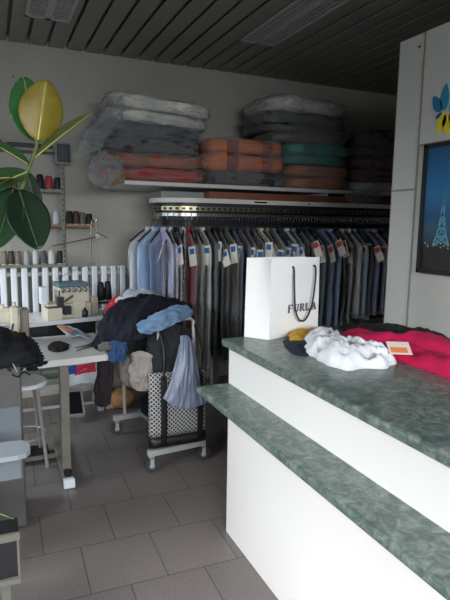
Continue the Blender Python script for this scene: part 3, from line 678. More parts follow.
for u, c, n_, z, h, l in ((40, '#17181b', 'jet', 1.795, .13, 'jet black thread cone beside the red one, upper rack shelf'), (49, '#b0343e', 'red', 1.795, .12, 'red thread cone on the upper rack shelf'), (57.5, '#1d2136', 'navy', 1.795, .11, 'navy thread cone right of the red one, upper rack shelf'),
                         (56, '#c3c8d0', 'ice', 1.515, .11, 'icy white thread cone left of the rack post, middle shelf'), (69.5, '#2b2624', 'umber', 1.515, .12, 'umber thread cone just right of the rack post'), (76, '#4d3830', 'brown', 1.515, .12, 'brown thread cone second right of the rack post'), (82.5, '#6b5f58', 'mushroom', 1.515, .11, 'mushroom grey thread cone third right of the post'), (89, '#141416', 'coal', 1.515, .1, 'coal black thread cone at the middle shelf end'),
                         (22, '#55585c', 'iron', 1.515, .11, 'iron grey thread cone behind the leaves, middle shelf'), (14, '#8d4a3a', 'terracotta', 1.795, .11, 'terracotta thread cone behind the stem, upper rack shelf')):
    cone(at(u, 215 if z < 1.7 else 180, 4.64).x, z, c, n_, l, .029, h)
for x0, x1, h, c, l in ((-.3, .12, .05, '#25262a', 'flat dark box on the top rack shelf behind the leaves'), (.16, .5, .035, '#3a3633', 'thin dark brown box on the top rack shelf')):
    bm = NB(); box(bm, (x0, 4.6, 2.116), (x1, 4.77, 2.116+h), .008); tag(obj('storage_box', bm, mat('box_'+c[1:], c, .6)), l, 'box')
t = thing('speaker_box', 'small dark rounded box with pale rim on the rack post', 'speaker', at(63, 164, 4.56))
p = at(63, 153, 4.53)
bm = NB(); box(bm, (p.x-.062, 4.53, p.z-.085), (p.x+.062, 4.578, p.z+.085), .022, 3); obj('case', bm, mat('speaker_rim', '#8e9296', .5), t)
bm = NB(); box(bm, (p.x-.048, 4.515, p.z-.07), (p.x+.05, 4.535, p.z+.066), .009, 3); obj('front', bm, mat('speaker_front', '#272b36', .5, .1, 90), t)

# ------------------------------------------------------------------ overlock table (rear)
t = thing('sewing_table', 'white topped overlock sewing table in front of the radiator', 'table', (.3, 4.25, 0))
T2 = [(-.3, 3.93), (.86, 4.2), (.86, 4.56), (-.3, 4.5)]
M_ttop = mat('table_white', '#dfe2e4', .35, .02, 10)
bm = NB(); prism(bm, T2, .768, .8); obj('table_top', bm, M_ttop, t)
bm = NB(); prism(bm, [(-.27, 4.06), (.82, 4.3), (.82, 4.5), (-.27, 4.46)], .63, .768); obj('dark_underfill', bm, M_dkmetal, t)  # dark block added to cover the radiator and darken the space below the top
for x, y in ((-.22, 4.0), (-.22, 4.42), (.78, 4.25), (.78, 4.48)):
    bm = NB(); box(bm, (x-.025, y-.025, 0), (x+.025, y+.025, .768), .004, 1); obj('leg', bm, M_grey_paint, t)
bm = NB(); box(bm, (-.2, 4.33, .2), (.76, 4.36, .235)); box(bm, (-.2, 4.2, .08), (.76, 4.22, .1)); obj('cross_bar', bm, M_grey_paint, t)
tp = Matrix.Translation((.55, 4.12, .13)) @ Matrix.Rotation(R(22), 4, 'X') @ Matrix.Rotation(R(-4), 4, 'Z')
bm = NB()
for q in ((-.075, -.15, -.06, .15), (.06, -.15, .075, .15), (-.075, -.15, .075, -.135), (-.075, .135, .075, .15)): box(bm, (q[0], q[1], -.01), (q[2], q[3], .012), 0, 2, tp)
td = obj('treadle_frame', bm, mat('treadle_grey', '#8f918d', .5), t)
bm = NB(); box(bm, (-.06, -.135, -.006), (.06, .135, .004), 0, 2, tp); obj('treadle_mat', bm, M_black, td)
# overlock machine, built round its own base and then turned with the table
t = thing('overlock_machine', 'cream overlock sewing machine with tension dials on the rear table', 'sewing machine', (0, 0, 0))
bm = NB(); box(bm, (-.17, -.1, 0), (.17, .12, .10), .008); box(bm, (.02, -.12, 0), (.12, -.1, .12), .006); obj('base', bm, M_cream, t)
bm = NB(); box(bm, (-.075, -.07, .10), (.17, .11, .215), .012); box(bm, (-.075, -.05, .10), (-.02, .05, .16), .005); obj('head', bm, M_cream, t)
bm = NB(); box(bm, (-.08, -.085, .215), (.155, .11, .248), .008); obj('top_rail', bm, mat('machine_blue_grey', '#5d7684', .4), t)
for k in range(5):
    x = -.045+k*.044
    bm = NB(); tube(bm, [(x, -.07, .195), (x, -.088, .195)], .017, 14); tube(bm, [(x, -.088, .195), (x, -.1, .195)], .009, 10); obj('tension_dial', bm, M_metal, t)
bm = NB(); box(bm, (-.19, -.17, 0), (-.075, -.06, .085), .006); obj('cloth_plate', bm, M_cream, t)
bm = NB(); box(bm, (-.18, -.165, .085), (-.03, -.05, .092)); box(bm, (-.10, -.14, .092), (-.055, -.09, .155)); tube(bm, [(-.085, -.12, .155), (-.085, -.12, .2)], .007, 8); tube(bm, [(-.05, -.13, .12), (.02, -.13, .16)], .008, 8); box(bm, (-.06, -.15, .03), (0, -.1, .09), .004, 1); obj('needle_works', bm, mat('dark_steel', '#53565a', .35, metal=.8), t)
bm = NB(); box(bm, (-.2, -.03, .1), (-.15, .05, .22), .006); obj('thread_guard', bm, M_white_paint, t)
bm = NB(); tube(bm, [(.17, .02, .09), (.215, .02, .09)], .05, 20); box(bm, (.18, -.075, .01), (.235, -.02, .135), .006); obj('hand_wheel', bm, mat('wheel_tan', '#b9ad94', .4), t)
t.location = (.535, 4.27, .8); t.rotation_euler = (0, 0, R(10)); t.scale = (1.0, .85, 1.1)
# thread stand
t = thing('thread_stand', 'thin metal thread stand with cross arm on the rear table', 'thread stand', (.82, 4.5, .8))
def lp(u, v, Y): return at(u, v, Y)
q0, q1 = lp(98, 300, 4.4), lp(97, 226, 4.4); q0.z = .8
bm = NB(); tube(bm, [q0, q1, q1+Vector((-.015, 0, .025)), lp(91, 224, 4.4), lp(91.5, 262, 4.4)], .0055, 8, 4); obj('pole', bm, M_metal, t)
bm = NB(); tube(bm, [lp(52, 246, 4.36), lp(97, 237, 4.39)], .005, 8); tube(bm, [lp(96, 232, 4.4), lp(108, 238, 4.38)], .005, 8); box(bm, tuple(lp(97, 236, 4.4)-Vector((.018, .012, .018))), tuple(lp(97, 236, 4.4)+Vector((.018, .012, .018)))); obj('cross_arm', bm, mat('tarnished_metal', '#8a7d68', .4, metal=.7), t)
bm = NB(); tube(bm, [lp(56, 279, 4.3), lp(75, 270, 4.33), lp(95, 262, 4.39)], .0025, 6); obj('guide_wire', bm, M_metal, t)
bm = NB(); q = lp(94, 303, 4.4); tube(bm, [q-Vector((.14, 0, 0)), q+Vector((.14, 0, 0))], .01, 8); obj('cone_bar', bm, M_dkmetal, t)
for u, v, l in ((84.5, 302, 'black thread cone nearest the machine on the thread stand'), (101, 301, 'tall black thread cone in the middle of the thread stand'), (108, 300, 'black thread cone at the right end of the thread stand')):
    p = lp(u, v, 4.37); bm = NB(); h = .15 if u > 90 else .12
    lathe(bm, [(.012, .0), (.034, .005), (.03, h*.6), (.022, h), (.01, h+.004)], (p.x, 4.37, p.z+.004), 16); tag(obj('thread_cone', bm, mat('thread_black', '#0f1014', .5, .3, 90), None, True), l, 'thread', 'cones on the thread stand')
for u, l in ((85, 'dark oil bottle left of the thread stand pole'), (106, 'dark bobbin pot beside the red cloth')):
    p = atz(u, 317, .8); bm = NB(); lathe(bm, [(.02, 0), (.024, .003), (.024, .05), (.012, .06), (.008, .075)], (p.x, min(p.y, 4.36), .8), 14); tag(obj('bottle', bm, mat('dark_bottle', '#22262e', .4), None, True), l, 'bottle')

# ------------------------------------------------------------------ front sewing table
t = thing('sewing_table', 'worn pale front sewing table on a grey steel T leg', 'table', (.2, 3.4, 0))
T1 = [(-.35, 3.03), (.70, 3.15), (.66, 3.8), (-.35, 3.75)]
bm = NB(); prism(bm, T1, .712, .75); obj('table_top', bm, mat('table_worn', '#cbc9c5', .45, .05, 10, .1, 6), t)
M_leg = mat('leg_grey_beige', '#716c62', .5, .06, 20, .15, 8)
for x in (.365, -.25):
    bm = NB(); box(bm, (x-.026, 3.1, .05), (x+.026, 3.15, .712), .004, 1)
    for k in range(4): tube(bm, [(x, 3.097, .15+k*.05), (x, 3.102, .15+k*.05)], .008, 8)
    obj('leg', bm, M_leg, t)
    bm = NB(); box(bm, (x-.028, 3.03, .012), (x+.028, 3.7, .055), .004, 1); lg = obj('foot', bm, M_leg, t)
    bm = NB(); box(bm, (x-.032, 3.0, .003), (x+.032, 3.035, .058), .004, 1); obj('end_cap', bm, M_white_paint, lg)
    bm = NB(); tube(bm, [(x, 3.07, .055), (x, 3.07, .085)], .022, 14); obj('knob', bm, M_black, lg)
bm = NB(); box(bm, (-.25, 3.55, .16), (.365, 3.58, .2)); box(bm, (-.25, 3.4, .03), (.365, 3.43, .05)); obj('cross_bar', bm, M_leg, t)
bm = NB(); box(bm, (.1, 3.42, .03), (.3, 3.6, .05), .004, 1, ); obj('treadle', bm, M_black, t)
bm = NB(); p = at(52, 371, 3.66); tube(bm, [(p.x-.07, 3.66, p.z), (p.x+.05, 3.66, p.z)], .055, 18); box(bm, (p.x-.03, 3.62, p.z+.03), (p.x+.03, 3.7, .712)); box(bm, (p.x+.04, 3.62, p.z-.05), (p.x+.07, 3.7, p.z+.05), .006); obj('motor', bm, mat('motor_grey_green', '#5d6660', .5), t)
# stool
t = thing('stool', 'round white stool with thin metal legs under the front table', 'stool', (.16, 3.44, 0))
bm = NB(); lathe(bm, [(.04, .52), (.135, .522), (.145, .532), (.145, .544), (.135, .552), (.05, .553)], (.155, 3.44, 0), 28); obj('seat', bm, mat('seat_white', '#eef1f2', .4), t, False)
for a in (-130, -40, 50, 140):
    c, s = math.cos(R(a)), math.sin(R(a)); bm = NB(); tube(bm, [(.155+.1*c, 3.44+.1*s, .522), (.155+.155*c, 3.44+.155*s, 0)], .011, 8); obj('leg', bm, mat('leg_pale', '#a9a9a5', .4, metal=.4), t)
bm = NB(); tube(bm, [(.155+.13*math.cos(2*PI*k/20), 3.44+.13*math.sin(2*PI*k/20), .2) for k in range(21)], .006, 6); obj('foot_ring', bm, MATS['leg_pale'], t)

# machine at the left end of the front table
t = thing('lockstitch_machine', 'cream lockstitch sewing machine at the left of the front table', 'sewing machine', (.0, 3.6, .75))
bm = NB(); box(bm, (-.3, 3.52, .75), (.2, 3.7, .785), .005, 1); obj('bed', bm, M_cream, t)
p = at(15, 320, 3.56); q = at(24, 320, 3.62)
bm = NB(); box(bm, (p.x-.028, 3.53, .78), (p.x+.022, 3.62, at(15, 307, 3.55).z), .012, 2); obj('face_pillar', bm, M_cream, t)
bm = NB(); box(bm, (q.x-.022, 3.6, .78), (q.x+.03, 3.72, at(24, 309, 3.62).z), .012, 2); obj('arm_end', bm, mat('machine_taupe', '#8b7f70', .45), t)
p = at(6, 318, 3.6); bm = NB(); box(bm, (p.x-.3, 3.56, p.z-.03), (p.x+.03, 3.68, p.z+.05), .015, 2); obj('arm', bm, M_cream, t)
bm = NB(); box(bm, (-.2, 3.58, p.z+.05), (p.x+.08, 3.64, p.z+.065)); tube(bm, [(p.x-.02, 3.6, p.z+.05), (p.x-.02, 3.6, p.z+.09)], .012, 10); tube(bm, [(p.x+.05, 3.6, p.z+.05), (p.x+.05, 3.6, p.z+.1)], .012, 10); obj('spool_pins', bm, M_cream, t)
bm = NB(); tube(bm, [(.105, 3.53, .79), (.10, 3.5, .84), (.115, 3.53, .9)], .006, 6); obj('lever', bm, M_dkmetal, t)

# grey cabinet, white side table, footstool, potted strap plant at the left edge
t = thing('machine_cabinet', 'dark grey metal machine cabinet with pale lower panel by the stool', 'cabinet', (-.15, 2.8, 0))
bm = NB(); box(bm, (-.4, 2.66, .02), (.113, 2.98, .85), .01, 2); obj('body', bm, mat('cabinet_dark', '#4c4a48', .5, .04, 8, .12, 5), t)
bm = NB(); box(bm, (-.38, 2.648, .40), (.106, 2.662, .655), .006, 1); obj('lower_panel', bm, mat('cabinet_pale', '#60676d', .5, .03, 8), t)
for z in (.79, .755, .72):
    bm = NB(); box(bm, (-.3, 2.652, z), (.0, 2.662, z+.012)); obj('vent_slot', bm, M_black, t)
t = thing('side_table', 'white round-cornered side table at the left edge in front of the cabinet', 'table', (-.2, 2.2, 0))
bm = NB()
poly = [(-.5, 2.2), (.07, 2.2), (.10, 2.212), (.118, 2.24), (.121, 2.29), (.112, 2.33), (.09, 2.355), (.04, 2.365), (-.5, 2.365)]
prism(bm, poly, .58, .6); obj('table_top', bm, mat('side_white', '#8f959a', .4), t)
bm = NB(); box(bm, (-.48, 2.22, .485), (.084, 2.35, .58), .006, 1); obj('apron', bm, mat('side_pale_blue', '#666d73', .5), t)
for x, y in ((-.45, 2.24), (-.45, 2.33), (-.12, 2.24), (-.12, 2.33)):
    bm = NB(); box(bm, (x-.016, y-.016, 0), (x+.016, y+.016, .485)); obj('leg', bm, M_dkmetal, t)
t = thing('footstool', 'low dark footstool with pale edging at the lower left', 'footstool', (-.13, 1.95, 0))
bm = NB(); box(bm, (-.4, 1.89, .43), (.05, 1.99, .45), .003, 1); obj('tread', bm, M_black, t)
bm = NB(); box(bm, (-.4, 1.875, .425), (.053, 1.89, .45)); box(bm, (.042, 1.88, .27), (.05, 1.892, .425)); box(bm, (-.4, 1.87, .262), (.05, 1.89, .282)); obj('edging', bm, mat('edge_pale', '#65655c', .5), t)
bm = NB(); box(bm, (-.39, 1.885, .27), (.042, 1.895, .43)); obj('front_panel', bm, M_black, t)
for x, y in ((.0, 1.9), (-.35, 1.9), (.0, 1.975), (-.35, 1.975)):
    bm = NB(); box(bm, (x-.015, y-.012, 0), (x+.015, y+.012, .43)); obj('leg', bm, MATS['edge_pale'], t)

# ------------------------------------------------------------------ things lying on the front table
M_blk = mat('black_scrap', '#101115', .85, .3, 40)
bm = NB(); crumple(bm, [atz(u, v, .752) for u, v in ((47, 347), (52, 343), (62, 342.5), (69, 345), (67, 350), (58, 352), (50, 351))], .751, .03, 21, .008, 20); tag(obj('cloth_scrap', bm, M_blk, None, True), 'small black cloth scrap lying alone on the front table', 'cloth')
t = thing('scissors', 'dark tailor scissors lying on the front table beside the heap', 'scissors', atz(86, 346, .752))
def sc_bar(u0, v0, u1, v1, r0, r1):
    a = atz(u0, v0, .757); b_ = atz(u1, v1, .757); tube(bm, [a, b_], lambda q: r0+(r1-r0)*q, 8)
bm = NB(); sc_bar(75, 348, 92, 344, .003, .007); obj('blade', bm, M_metal, t)
bm = NB(); sc_bar(76, 351, 92, 345.5, .003, .007); obj('blade', bm, M_metal, t)
for u, v in ((99, 341.5), (99, 346)):
    c = atz(u, v, .757); bm = NB(); tube(bm, [atz(91.5, 345, .757)]+[c+Vector((.03*math.cos(a), .022*math.sin(a), 0)) for a in [PI+2*PI*k/14 for k in range(15)]], .006, 6); obj('handle', bm, M_black, t)
bm = NB(); cloth(bm, [[atz(57, 327, .765), atz(64, 325, .78), atz(78, 331, .76)], [atz(62, 331, .757), atz(72, 329, .775), atz(84, 333, .757)], [atz(70, 338, .756), atz(78, 336, .765), atz(90, 339, .757)]], 20, 20, .008, (3, 4), 31, .005); tag(obj('cloth_piece', bm, mat('pale_blue_cloth', '#9fb6cc', .8, .2, 30), None, True), 'pale blue folded cloth piece at the back of the front table', 'cloth')
bm = NB(); cloth(bm, [[atz(57, 326, .79), atz(62, 325, .79)], [atz(70, 334, .785), atz(74, 331, .785)]], 10, 6, .004, (2, 2), 32, .006); tag(obj('cloth_strip', bm, mat('orange_cloth', '#d08a6a', .8, .2, 30), None, True), 'narrow orange cloth strip on the pale blue cloth', 'cloth')

# dark clothes heaped at the left of the table and over the cabinet
t = thing('clothes_pile', 'black jumble of clothes with white straps on the left cabinet', 'clothes', (.05, 2.9, .85))
bm = NB(); blob(bm, (-.08, 2.84, .89), (.22, .19, .09), 3, .05, 12, .852); obj('black_cloth', bm, M_blk, t, True)
M_dk2 = mat('dark_grey_cloth', '#24262c', .7, .3, 40)
for k, (rows, am) in enumerate((
    ([[(2, 340, 3.0), (14, 336, 3.05), (26, 340, 3.05), (34, 348, 3.0)], [(2, 349, 2.9), (15, 344, 2.93), (28, 349, 2.95), (40, 360, 2.97)], [(2, 358, 2.8), (14, 356, 2.8), (26, 358, 2.86), (43, 365, 2.95)]], .035),
    ([[(0, 350, 2.85), (10, 347, 2.82), (20, 352, 2.84)], [(0, 358, 2.76), (11, 357, 2.72), (22, 360, 2.78)], [(0, 370, 2.68), (12, 371, 2.66), (24, 368, 2.72)]], .03),
    ([[(14, 352, 2.86), (24, 349, 2.9), (33, 354, 2.93)], [(15, 361, 2.78), (26, 358, 2.84), (37, 363, 2.9)], [(16, 372, 2.68), (26, 370, 2.76), (35, 371, 2.86)]], .03),
    ([[(22, 340, 3.02), (30, 341, 3.02), (37, 347, 3.0)], [(22, 347, 2.96), (31, 348, 2.96), (40, 355, 2.96)]], .02))):
    bm = NB(); cloth(bm, [[at(*p) for p in r] for r in rows], 34, 34, am, (4, 6), 40+k, .014); obj('black_cloth', bm, M_blk if k % 2 == 0 else M_dk2, t, True)
for k, pts in enumerate((((3, 340, 2.9), (6, 347, 2.82), (5, 354, 2.74)), ((21, 343, 2.94), (25, 350, 2.88), (27, 355, 2.84)), ((1, 356, 2.72), (7, 359, 2.69), (13, 364, 2.65), (17, 372, 2.63)), ((9, 346, 2.8), (13, 352, 2.75)), ((12, 374, 2.63), (18, 377, 2.63), (24, 372, 2.68), (30, 375, 2.75)))):
    bm = NB(); tube(bm, [at(*p) for p in pts], .0032 if k != 4 else .004, 6, 4); obj('strap', bm, mat('strap_white', '#8f949c', .6) if k != 4 else M_blk, t, True)

# ------------------------------------------------------------------ wheeled clothes trolley with its heap
t = thing('clothes_trolley', 'white metal clothes trolley on castors buried under a heap', 'trolley', (1.05, 3.4, 0))
M_tr = mat('trolley_white', '#b9bbb8', .4, metal=.2)
def bars(y, x0, x1, xp0, xp1, sk):
    bm = NB(); box(bm, (-(x1-x0)/2, -.02, .105), ((x1-x0)/2, .02, .145), .005, 1, Matrix.Translation(((x0+x1)/2, y, 0)) @ Matrix.Rotation(sk, 4, 'Z')); obj('foot_bar', bm, M_tr, t)
    bm = NB(); tube(bm, [(xp1, y, .14), (xp1, y+.04, .93), (xp1-.02, y+.045, .95), (xp0+.02, y+.045, .95), (xp0, y+.04, .93), (xp0, y, .14)], .012, 8); obj('end_frame', bm, M_tr, t)
bars(3.05, .84, 1.24, .93, 1.16, R(6)); bars(3.72, .77, 1.16, .86, 1.1, R(6))
bm = NB(); tube(bm, [(.93, 3.13, .95), (.88, 3.8, .95)], .012, 8); tube(bm, [(1.16, 3.13, .95), (1.1, 3.8, .95)], .012, 8); tube(bm, [(1.05, 3.09, .13), (.98, 3.76, .13)], .014, 8); obj('top_rail', bm, M_tr, t)
for x, y in ((.865, 3.03), (1.225, 3.07), (.795, 3.7), (1.14, 3.74)):
    bm = NB(); tube(bm, [(x, y-.013, .045), (x, y+.013, .045)], .044, 20); cw = obj('caster_wheel', bm, mat('wheel_dark', '#3b3c40', .5), t)
    bm = NB(); tube(bm, [(x, y-.015, .045), (x, y+.015, .045)], .018, 14); obj('hub', bm, MATS['grey_paint'], cw)
    bm = NB(); box(bm, (x-.012, y-.02, .04), (x+.012, y-.016, .1)); box(bm, (x-.012, y+.016, .04), (x+.012, y+.02, .1)); box(bm, (x-.014, y-.02, .092), (x+.014, y+.02, .106)); obj('fork', bm, M_tr, cw)

def heap(name, ctrl, col, label, seed, amp=.014, fr=(3, 8), th=.012, cat='clothes', n=40, group='clothes heaped on the trolley'):
    bm = NB(); cloth(bm, ctrl, n, n, amp, fr, seed, th); return tag(obj(name, bm, col, None, True), label, cat, group)
M_navy = mat('navy_wool', '#0c0f1e', .9, .25, 40, .1, 6)
# the dark core bundles
def bundle(c, rad, col, label, seed, amp=.03, floor=None, fr=7):
    bm = NB(); blob(bm, c, rad, seed, amp, fr, floor); return tag(obj('clothes_bundle', bm, col, None, True), label, 'clothes', 'clothes heaped on the trolley')
bundle((1.02, 3.42, .78), (.17, .26, .17), mat('black_wool', '#0d0e12', .9, .25, 40), 'black bundle of clothes in the middle of the trolley heap', 51, .03)
heap('trousers', [[at(150, 326, 3.2), at(165, 322, 3.1), at(178, 324, 3.08), at(190, 330, 3.12)], [at(146, 345, 3.16), at(162, 344, 3.06), at(178, 346, 3.03), at(194, 350, 3.08)], [at(146, 365, 3.14), at(160, 366, 3.04), at(176, 368, 3.03), at(193, 372, 3.07)], [at(150, 384, 3.12), at(162, 388, 3.05), at(172, 386, 3.03), at(188, 385, 3.06)]], mat('charcoal_cloth', '#1c1d22', .9, .25, 40), 'charcoal trousers hanging over the near end of the trolley', 53, .02, (3, 6))
heap('coat', [[at(97, 352, 3.28), at(112, 347, 3.2), at(130, 342, 3.16), at(150, 336, 3.15)], [at(92, 342, 3.32), at(110, 332, 3.24), at(135, 322, 3.18), at(165, 318, 3.16)], [at(98, 328, 3.36), at(118, 310, 3.32), at(148, 302, 3.3), at(184, 310, 3.25)], [at(112, 316, 3.46), at(132, 299, 3.48), at(158, 297, 3.48), at(190, 306, 3.4)], [at(130, 310, 3.66), at(146, 302, 3.68), at(166, 302, 3.66), at(190, 312, 3.6)]], M_navy, 'large dark navy coat draped across the top of the heap', 55, .03, (3, 7), .02, n=60)
heap('jeans', [[at(137, 327, 3.15), at(148, 319, 3.1), at(166, 310, 3.08), at(184, 306, 3.12)], [at(140, 331, 3.11), at(153, 325, 3.05), at(172, 316, 3.04), at(191, 311, 3.09)], [at(150, 331, 3.08), at(160, 330, 3.04), at(176, 323, 3.04), at(192, 315, 3.08)]], mat('light_denim', '#66819f', .85, .3, 60, .15, 12), 'light blue jeans lying across the front of the heap', 57, .014, (3, 6), .022)
heap('shirt', [[at(113, 306, 3.58), at(122, 299, 3.55), at(140, 297, 3.55), at(158, 300, 3.55)], [at(116, 300, 3.68), at(128, 292, 3.66), at(146, 291, 3.66), at(160, 296, 3.66)], [at(122, 298, 3.8), at(134, 291, 3.8), at(148, 290, 3.8), at(160, 296, 3.8)]], mat('white_blue_cloth', '#c4d2dd', .8, .2, 30), 'white and pale blue shirt behind the navy coat', 59, .012, (3, 5), .015)
heap('cloth_piece', [[at(106, 312, 3.6), at(110, 304, 3.62), at(118, 296, 3.66)], [at(109, 310, 3.58), at(114, 303, 3.6), at(120, 298, 3.62)], [at(113, 309, 3.56), at(117, 304, 3.57), at(122, 300, 3.6)]], mat('red_cloth', '#c02230', .8, .2, 30), 'red cloth peeking out left of the white shirt', 61, .006, (2, 3), .03, n=20)
heap('cloth_piece', [[at(108, 344, 3.16), at(116, 341, 3.13), at(126, 343, 3.12)], [at(108, 354, 3.13), at(116, 354, 3.1), at(126, 353, 3.1)], [at(110, 362, 3.12), at(118, 362, 3.1), at(126, 360, 3.1)]], mat('cobalt_cloth', '#1f3c62', .8, .2, 30), 'cobalt blue cloth hanging at the table corner', 63, .012, (2, 4), .015, n=26)
heap('cloth_piece', [[at(99, 345, 3.18), at(106, 343, 3.15), at(112, 345, 3.15)], [at(98, 350, 3.14), at(105, 350, 3.12), at(112, 351, 3.12)]], mat('grey_brown_cloth', '#5b5654', .8, .2, 30), 'grey brown cloth on the corner of the front table', 65, .01, (2, 3), .02, n=20)
bundle((.80, 3.25, .60), (.085, .1, .12), mat('beige_cloth', '#7d7770', .9, .25, 30), 'beige rounded bundle hanging below the blue cloth', 67, .02)
heap('shirt', [[at(132, 354, 3.14), at(144, 352, 3.1), at(156, 356, 3.08), at(164, 362, 3.1)], [at(130, 370, 3.12), at(142, 372, 3.08), at(154, 376, 3.06), at(163, 378, 3.09)], [at(131, 386, 3.12), at(142, 390, 3.09), at(153, 390, 3.07), at(160, 386, 3.1)]], mat('stone_cloth', '#918b84', .85, .25, 30), 'stone grey shirt hanging beside the beige bundle', 69, .018, (3, 6), .015)
heap('trousers', [[at(99, 358, 3.24), at(107, 357, 3.2), at(114, 360, 3.18)], [at(97, 375, 3.24), at(105, 376, 3.2), at(113, 378, 3.18)], [at(95, 390, 3.24), at(103, 394, 3.2), at(112, 394, 3.19)], [at(94, 402, 3.25), at(102, 406, 3.22), at(109, 404, 3.21)]], mat('dark_plum_cloth', '#231a1f', .9, .2, 30), 'dark plum trousers hanging off the table end', 71, .012, (3, 4), .02, n=28)
# translucent laundry sheet and lattice tote on the near end
heap('laundry_bag', [[at(180, 336, 3.03), at(184, 335, 3.02), at(189, 337, 3.02), at(193, 341, 3.02)], [at(176, 360, 2.99), at(183, 361, 2.95), at(191, 361, 2.95), at(197, 363, 2.97)], [at(169, 384, 2.96), at(180, 388, 2.92), at(192, 388, 2.91), at(202, 388, 2.93)], [at(163, 399, 2.94), at(177, 406, 2.92), at(192, 408, 2.91), at(207, 402, 2.93)]], mat('pale_blue_film', '#808aa0', .35, .3, 14), 'pale blue plastic laundry bag hanging on the trolley front', 73, .011, (1.2, 6), .004, 'bag')
t = thing('tote_bag', 'black and white lattice patterned tote hanging on the trolley', 'bag', (1.03, 3.04, .2), None)
mt = bpy.data.materials.new('lattice_pattern'); mt.use_nodes = True; nt = mt.node_tree; b = nt.nodes['Principled BSDF']
tc = nt.nodes.new('ShaderNodeTexCoord'); mp = nt.nodes.new('ShaderNodeMapping'); mp.inputs['Rotation'].default_value = (0, R(45), 0); nt.links.new(tc.outputs['Object'], mp.inputs['Vector'])
ck = nt.nodes.new('ShaderNodeTexBrick'); ck.offset = 0; ck.inputs['Scale'].default_value = 1; ck.inputs['Brick Width'].default_value = .019; ck.inputs['Row Height'].default_value = .019; ck.inputs['Mortar Size'].default_value = .0034; ck.inputs['Mortar Smooth'].default_value = .2
ck.inputs['Color1'].default_value = hexc('#1c1c22'); ck.inputs['Color2'].default_value = hexc('#26262c'); ck.inputs['Mortar'].default_value = hexc('#adadab')
sw = nt.nodes.new('ShaderNodeSeparateXYZ'); cb = nt.nodes.new('ShaderNodeCombineXYZ'); nt.links.new(mp.outputs[0], sw.inputs[0]); nt.links.new(sw.outputs['X'], cb.inputs['X']); nt.links.new(sw.outputs['Z'], cb.inputs['Y'])
nt.links.new(cb.outputs[0], ck.inputs['Vector']); nt.links.new(ck.outputs['Color'], b.inputs['Base Color']); b.inputs['Roughness'].default_value = .6
bx0, bx1 = .85, 1.21
def tring(z, bul):
    out = []
    for k in range(36):
        a = 2*PI*k/36; c, s = math.cos(a), math.sin(a)
        out.append(Vector((1.03+.185*(abs(c)**.35)*(1 if c > 0 else -1), 3.015+bul*(abs(s)**.6)*(1 if s > 0 else -1)+.006*noise.noise(Vector((c*3, z*8, 2))), z)))
    return out
bm = NB(); loft(bm, [tring(.24, .035), tring(.28, .045), tring(.36, .045), tring(.44, .04), tring(.52, .03), tring(.6, .02), tring(.64, .014)]); obj('tote_body', bm, mt, t, True)
bm = NB(); loft(bm, [tring(.165, .02), tring(.175, .04), tring(.2, .046), tring(.242, .037)]); obj('tote_base', bm, M_black, t, True)
for x in (.925, 1.16):
    bm = NB(); cloth(bm, [[(x-.018, 2.966, .62), (x+.018, 2.966, .62)], [(x-.018, 2.962, .45), (x+.018, 2.962, .45)], [(x-.018, 2.96, .3), (x+.018, 2.96, .3)], [(x-.018, 2.97, .2), (x+.018, 2.97, .2)]], 14, 4, .002, (2, 2), 5, .006); tube(bm, [(x, 2.966, .6), (x+.01, 3.0, .8), (x, 3.13, .965)], .008, 6, 4); obj('strap', bm, M_black, t, True)
# bags and boxes under the table
t = thing('shopping_bag', 'white plastic shopping bag with red and blue print under the table', 'bag', at(82, 378, 3.7))
p0 = at(83, 370, 3.7)
bm = NB(); cloth(bm, [[p0+Vector((x, 0.03*math.cos(x*20), z)) for x in (-.12, -.04, .04, .12)] for z in (.14, .06, -.02, -.1)], 24, 24, .012, (3, 4), 81, .03); obj('bag_body', bm, mat('white_poly', '#dfe3ea', .4), t, True)
bm = NB()
for x in (-.06, .06): tube(bm, [p0+Vector((x-.03, 0, .13)), p0+Vector((x-.02, 0, .2)), Vector((p0.x+x, p0.y, .713)), p0+Vector((x+.02, 0, .2)), p0+Vector((x+.03, 0, .13))], .006, 6, 4)
obj('bag_handles', bm, MATS['white_poly'], t, True)
bm = NB(); cloth(bm, [[p0+Vector((x, -.035+.02*math.cos(x*20), z+.12*x)) for x in (-.06, -.02, .03, .08)] for z in (.045, .01, -.02)], 16, 10, .006, (3, 4), 82, .006); obj('red_print', bm, mat('print_red', '#cf2b45', .5), t, True)
bm = NB(); cloth(bm, [[p0+Vector((x, -.04+.02*math.cos(x*20), z)) for x in (-.1, -.08, -.05)] for z in (.05, .02, -.01)], 8, 8, .004, (3, 4), 83, .006); obj('blue_print', bm, mat('print_blue', '#2d50a0', .5), t, True)
bm = NB(); p = atz(121, 400, .06); blob(bm, (p.x, p.y, .075), (.11, .09, .085), 85, .015, 9, .003); tag(obj('paper_bag', bm, mat('kraft_paper', '#b08454', .7, .2, 15), None, True), 'crumpled brown paper bag on the floor behind the trolley', 'bag')
p = atz(110, 408, .0); bm = NB(); box(bm, (p.x-.04, p.y-.03, .001), (p.x+.04, p.y+.06, .09), .004, 1); tag(obj('small_box', bm, mat('pink_card', '#b09a92', .7)), 'small dull pink carton on the floor behind the trolley', 'box')
bm = NB(); blob(bm, (1.05, 3.45, .26), (.14, .18, .12), 87, .02, 8, .15); tag(obj('clothes_bundle', bm, MATS['black_wool'], None, True), 'black bundle low on the trolley behind the lattice tote', 'clothes', 'clothes heaped on the trolley')

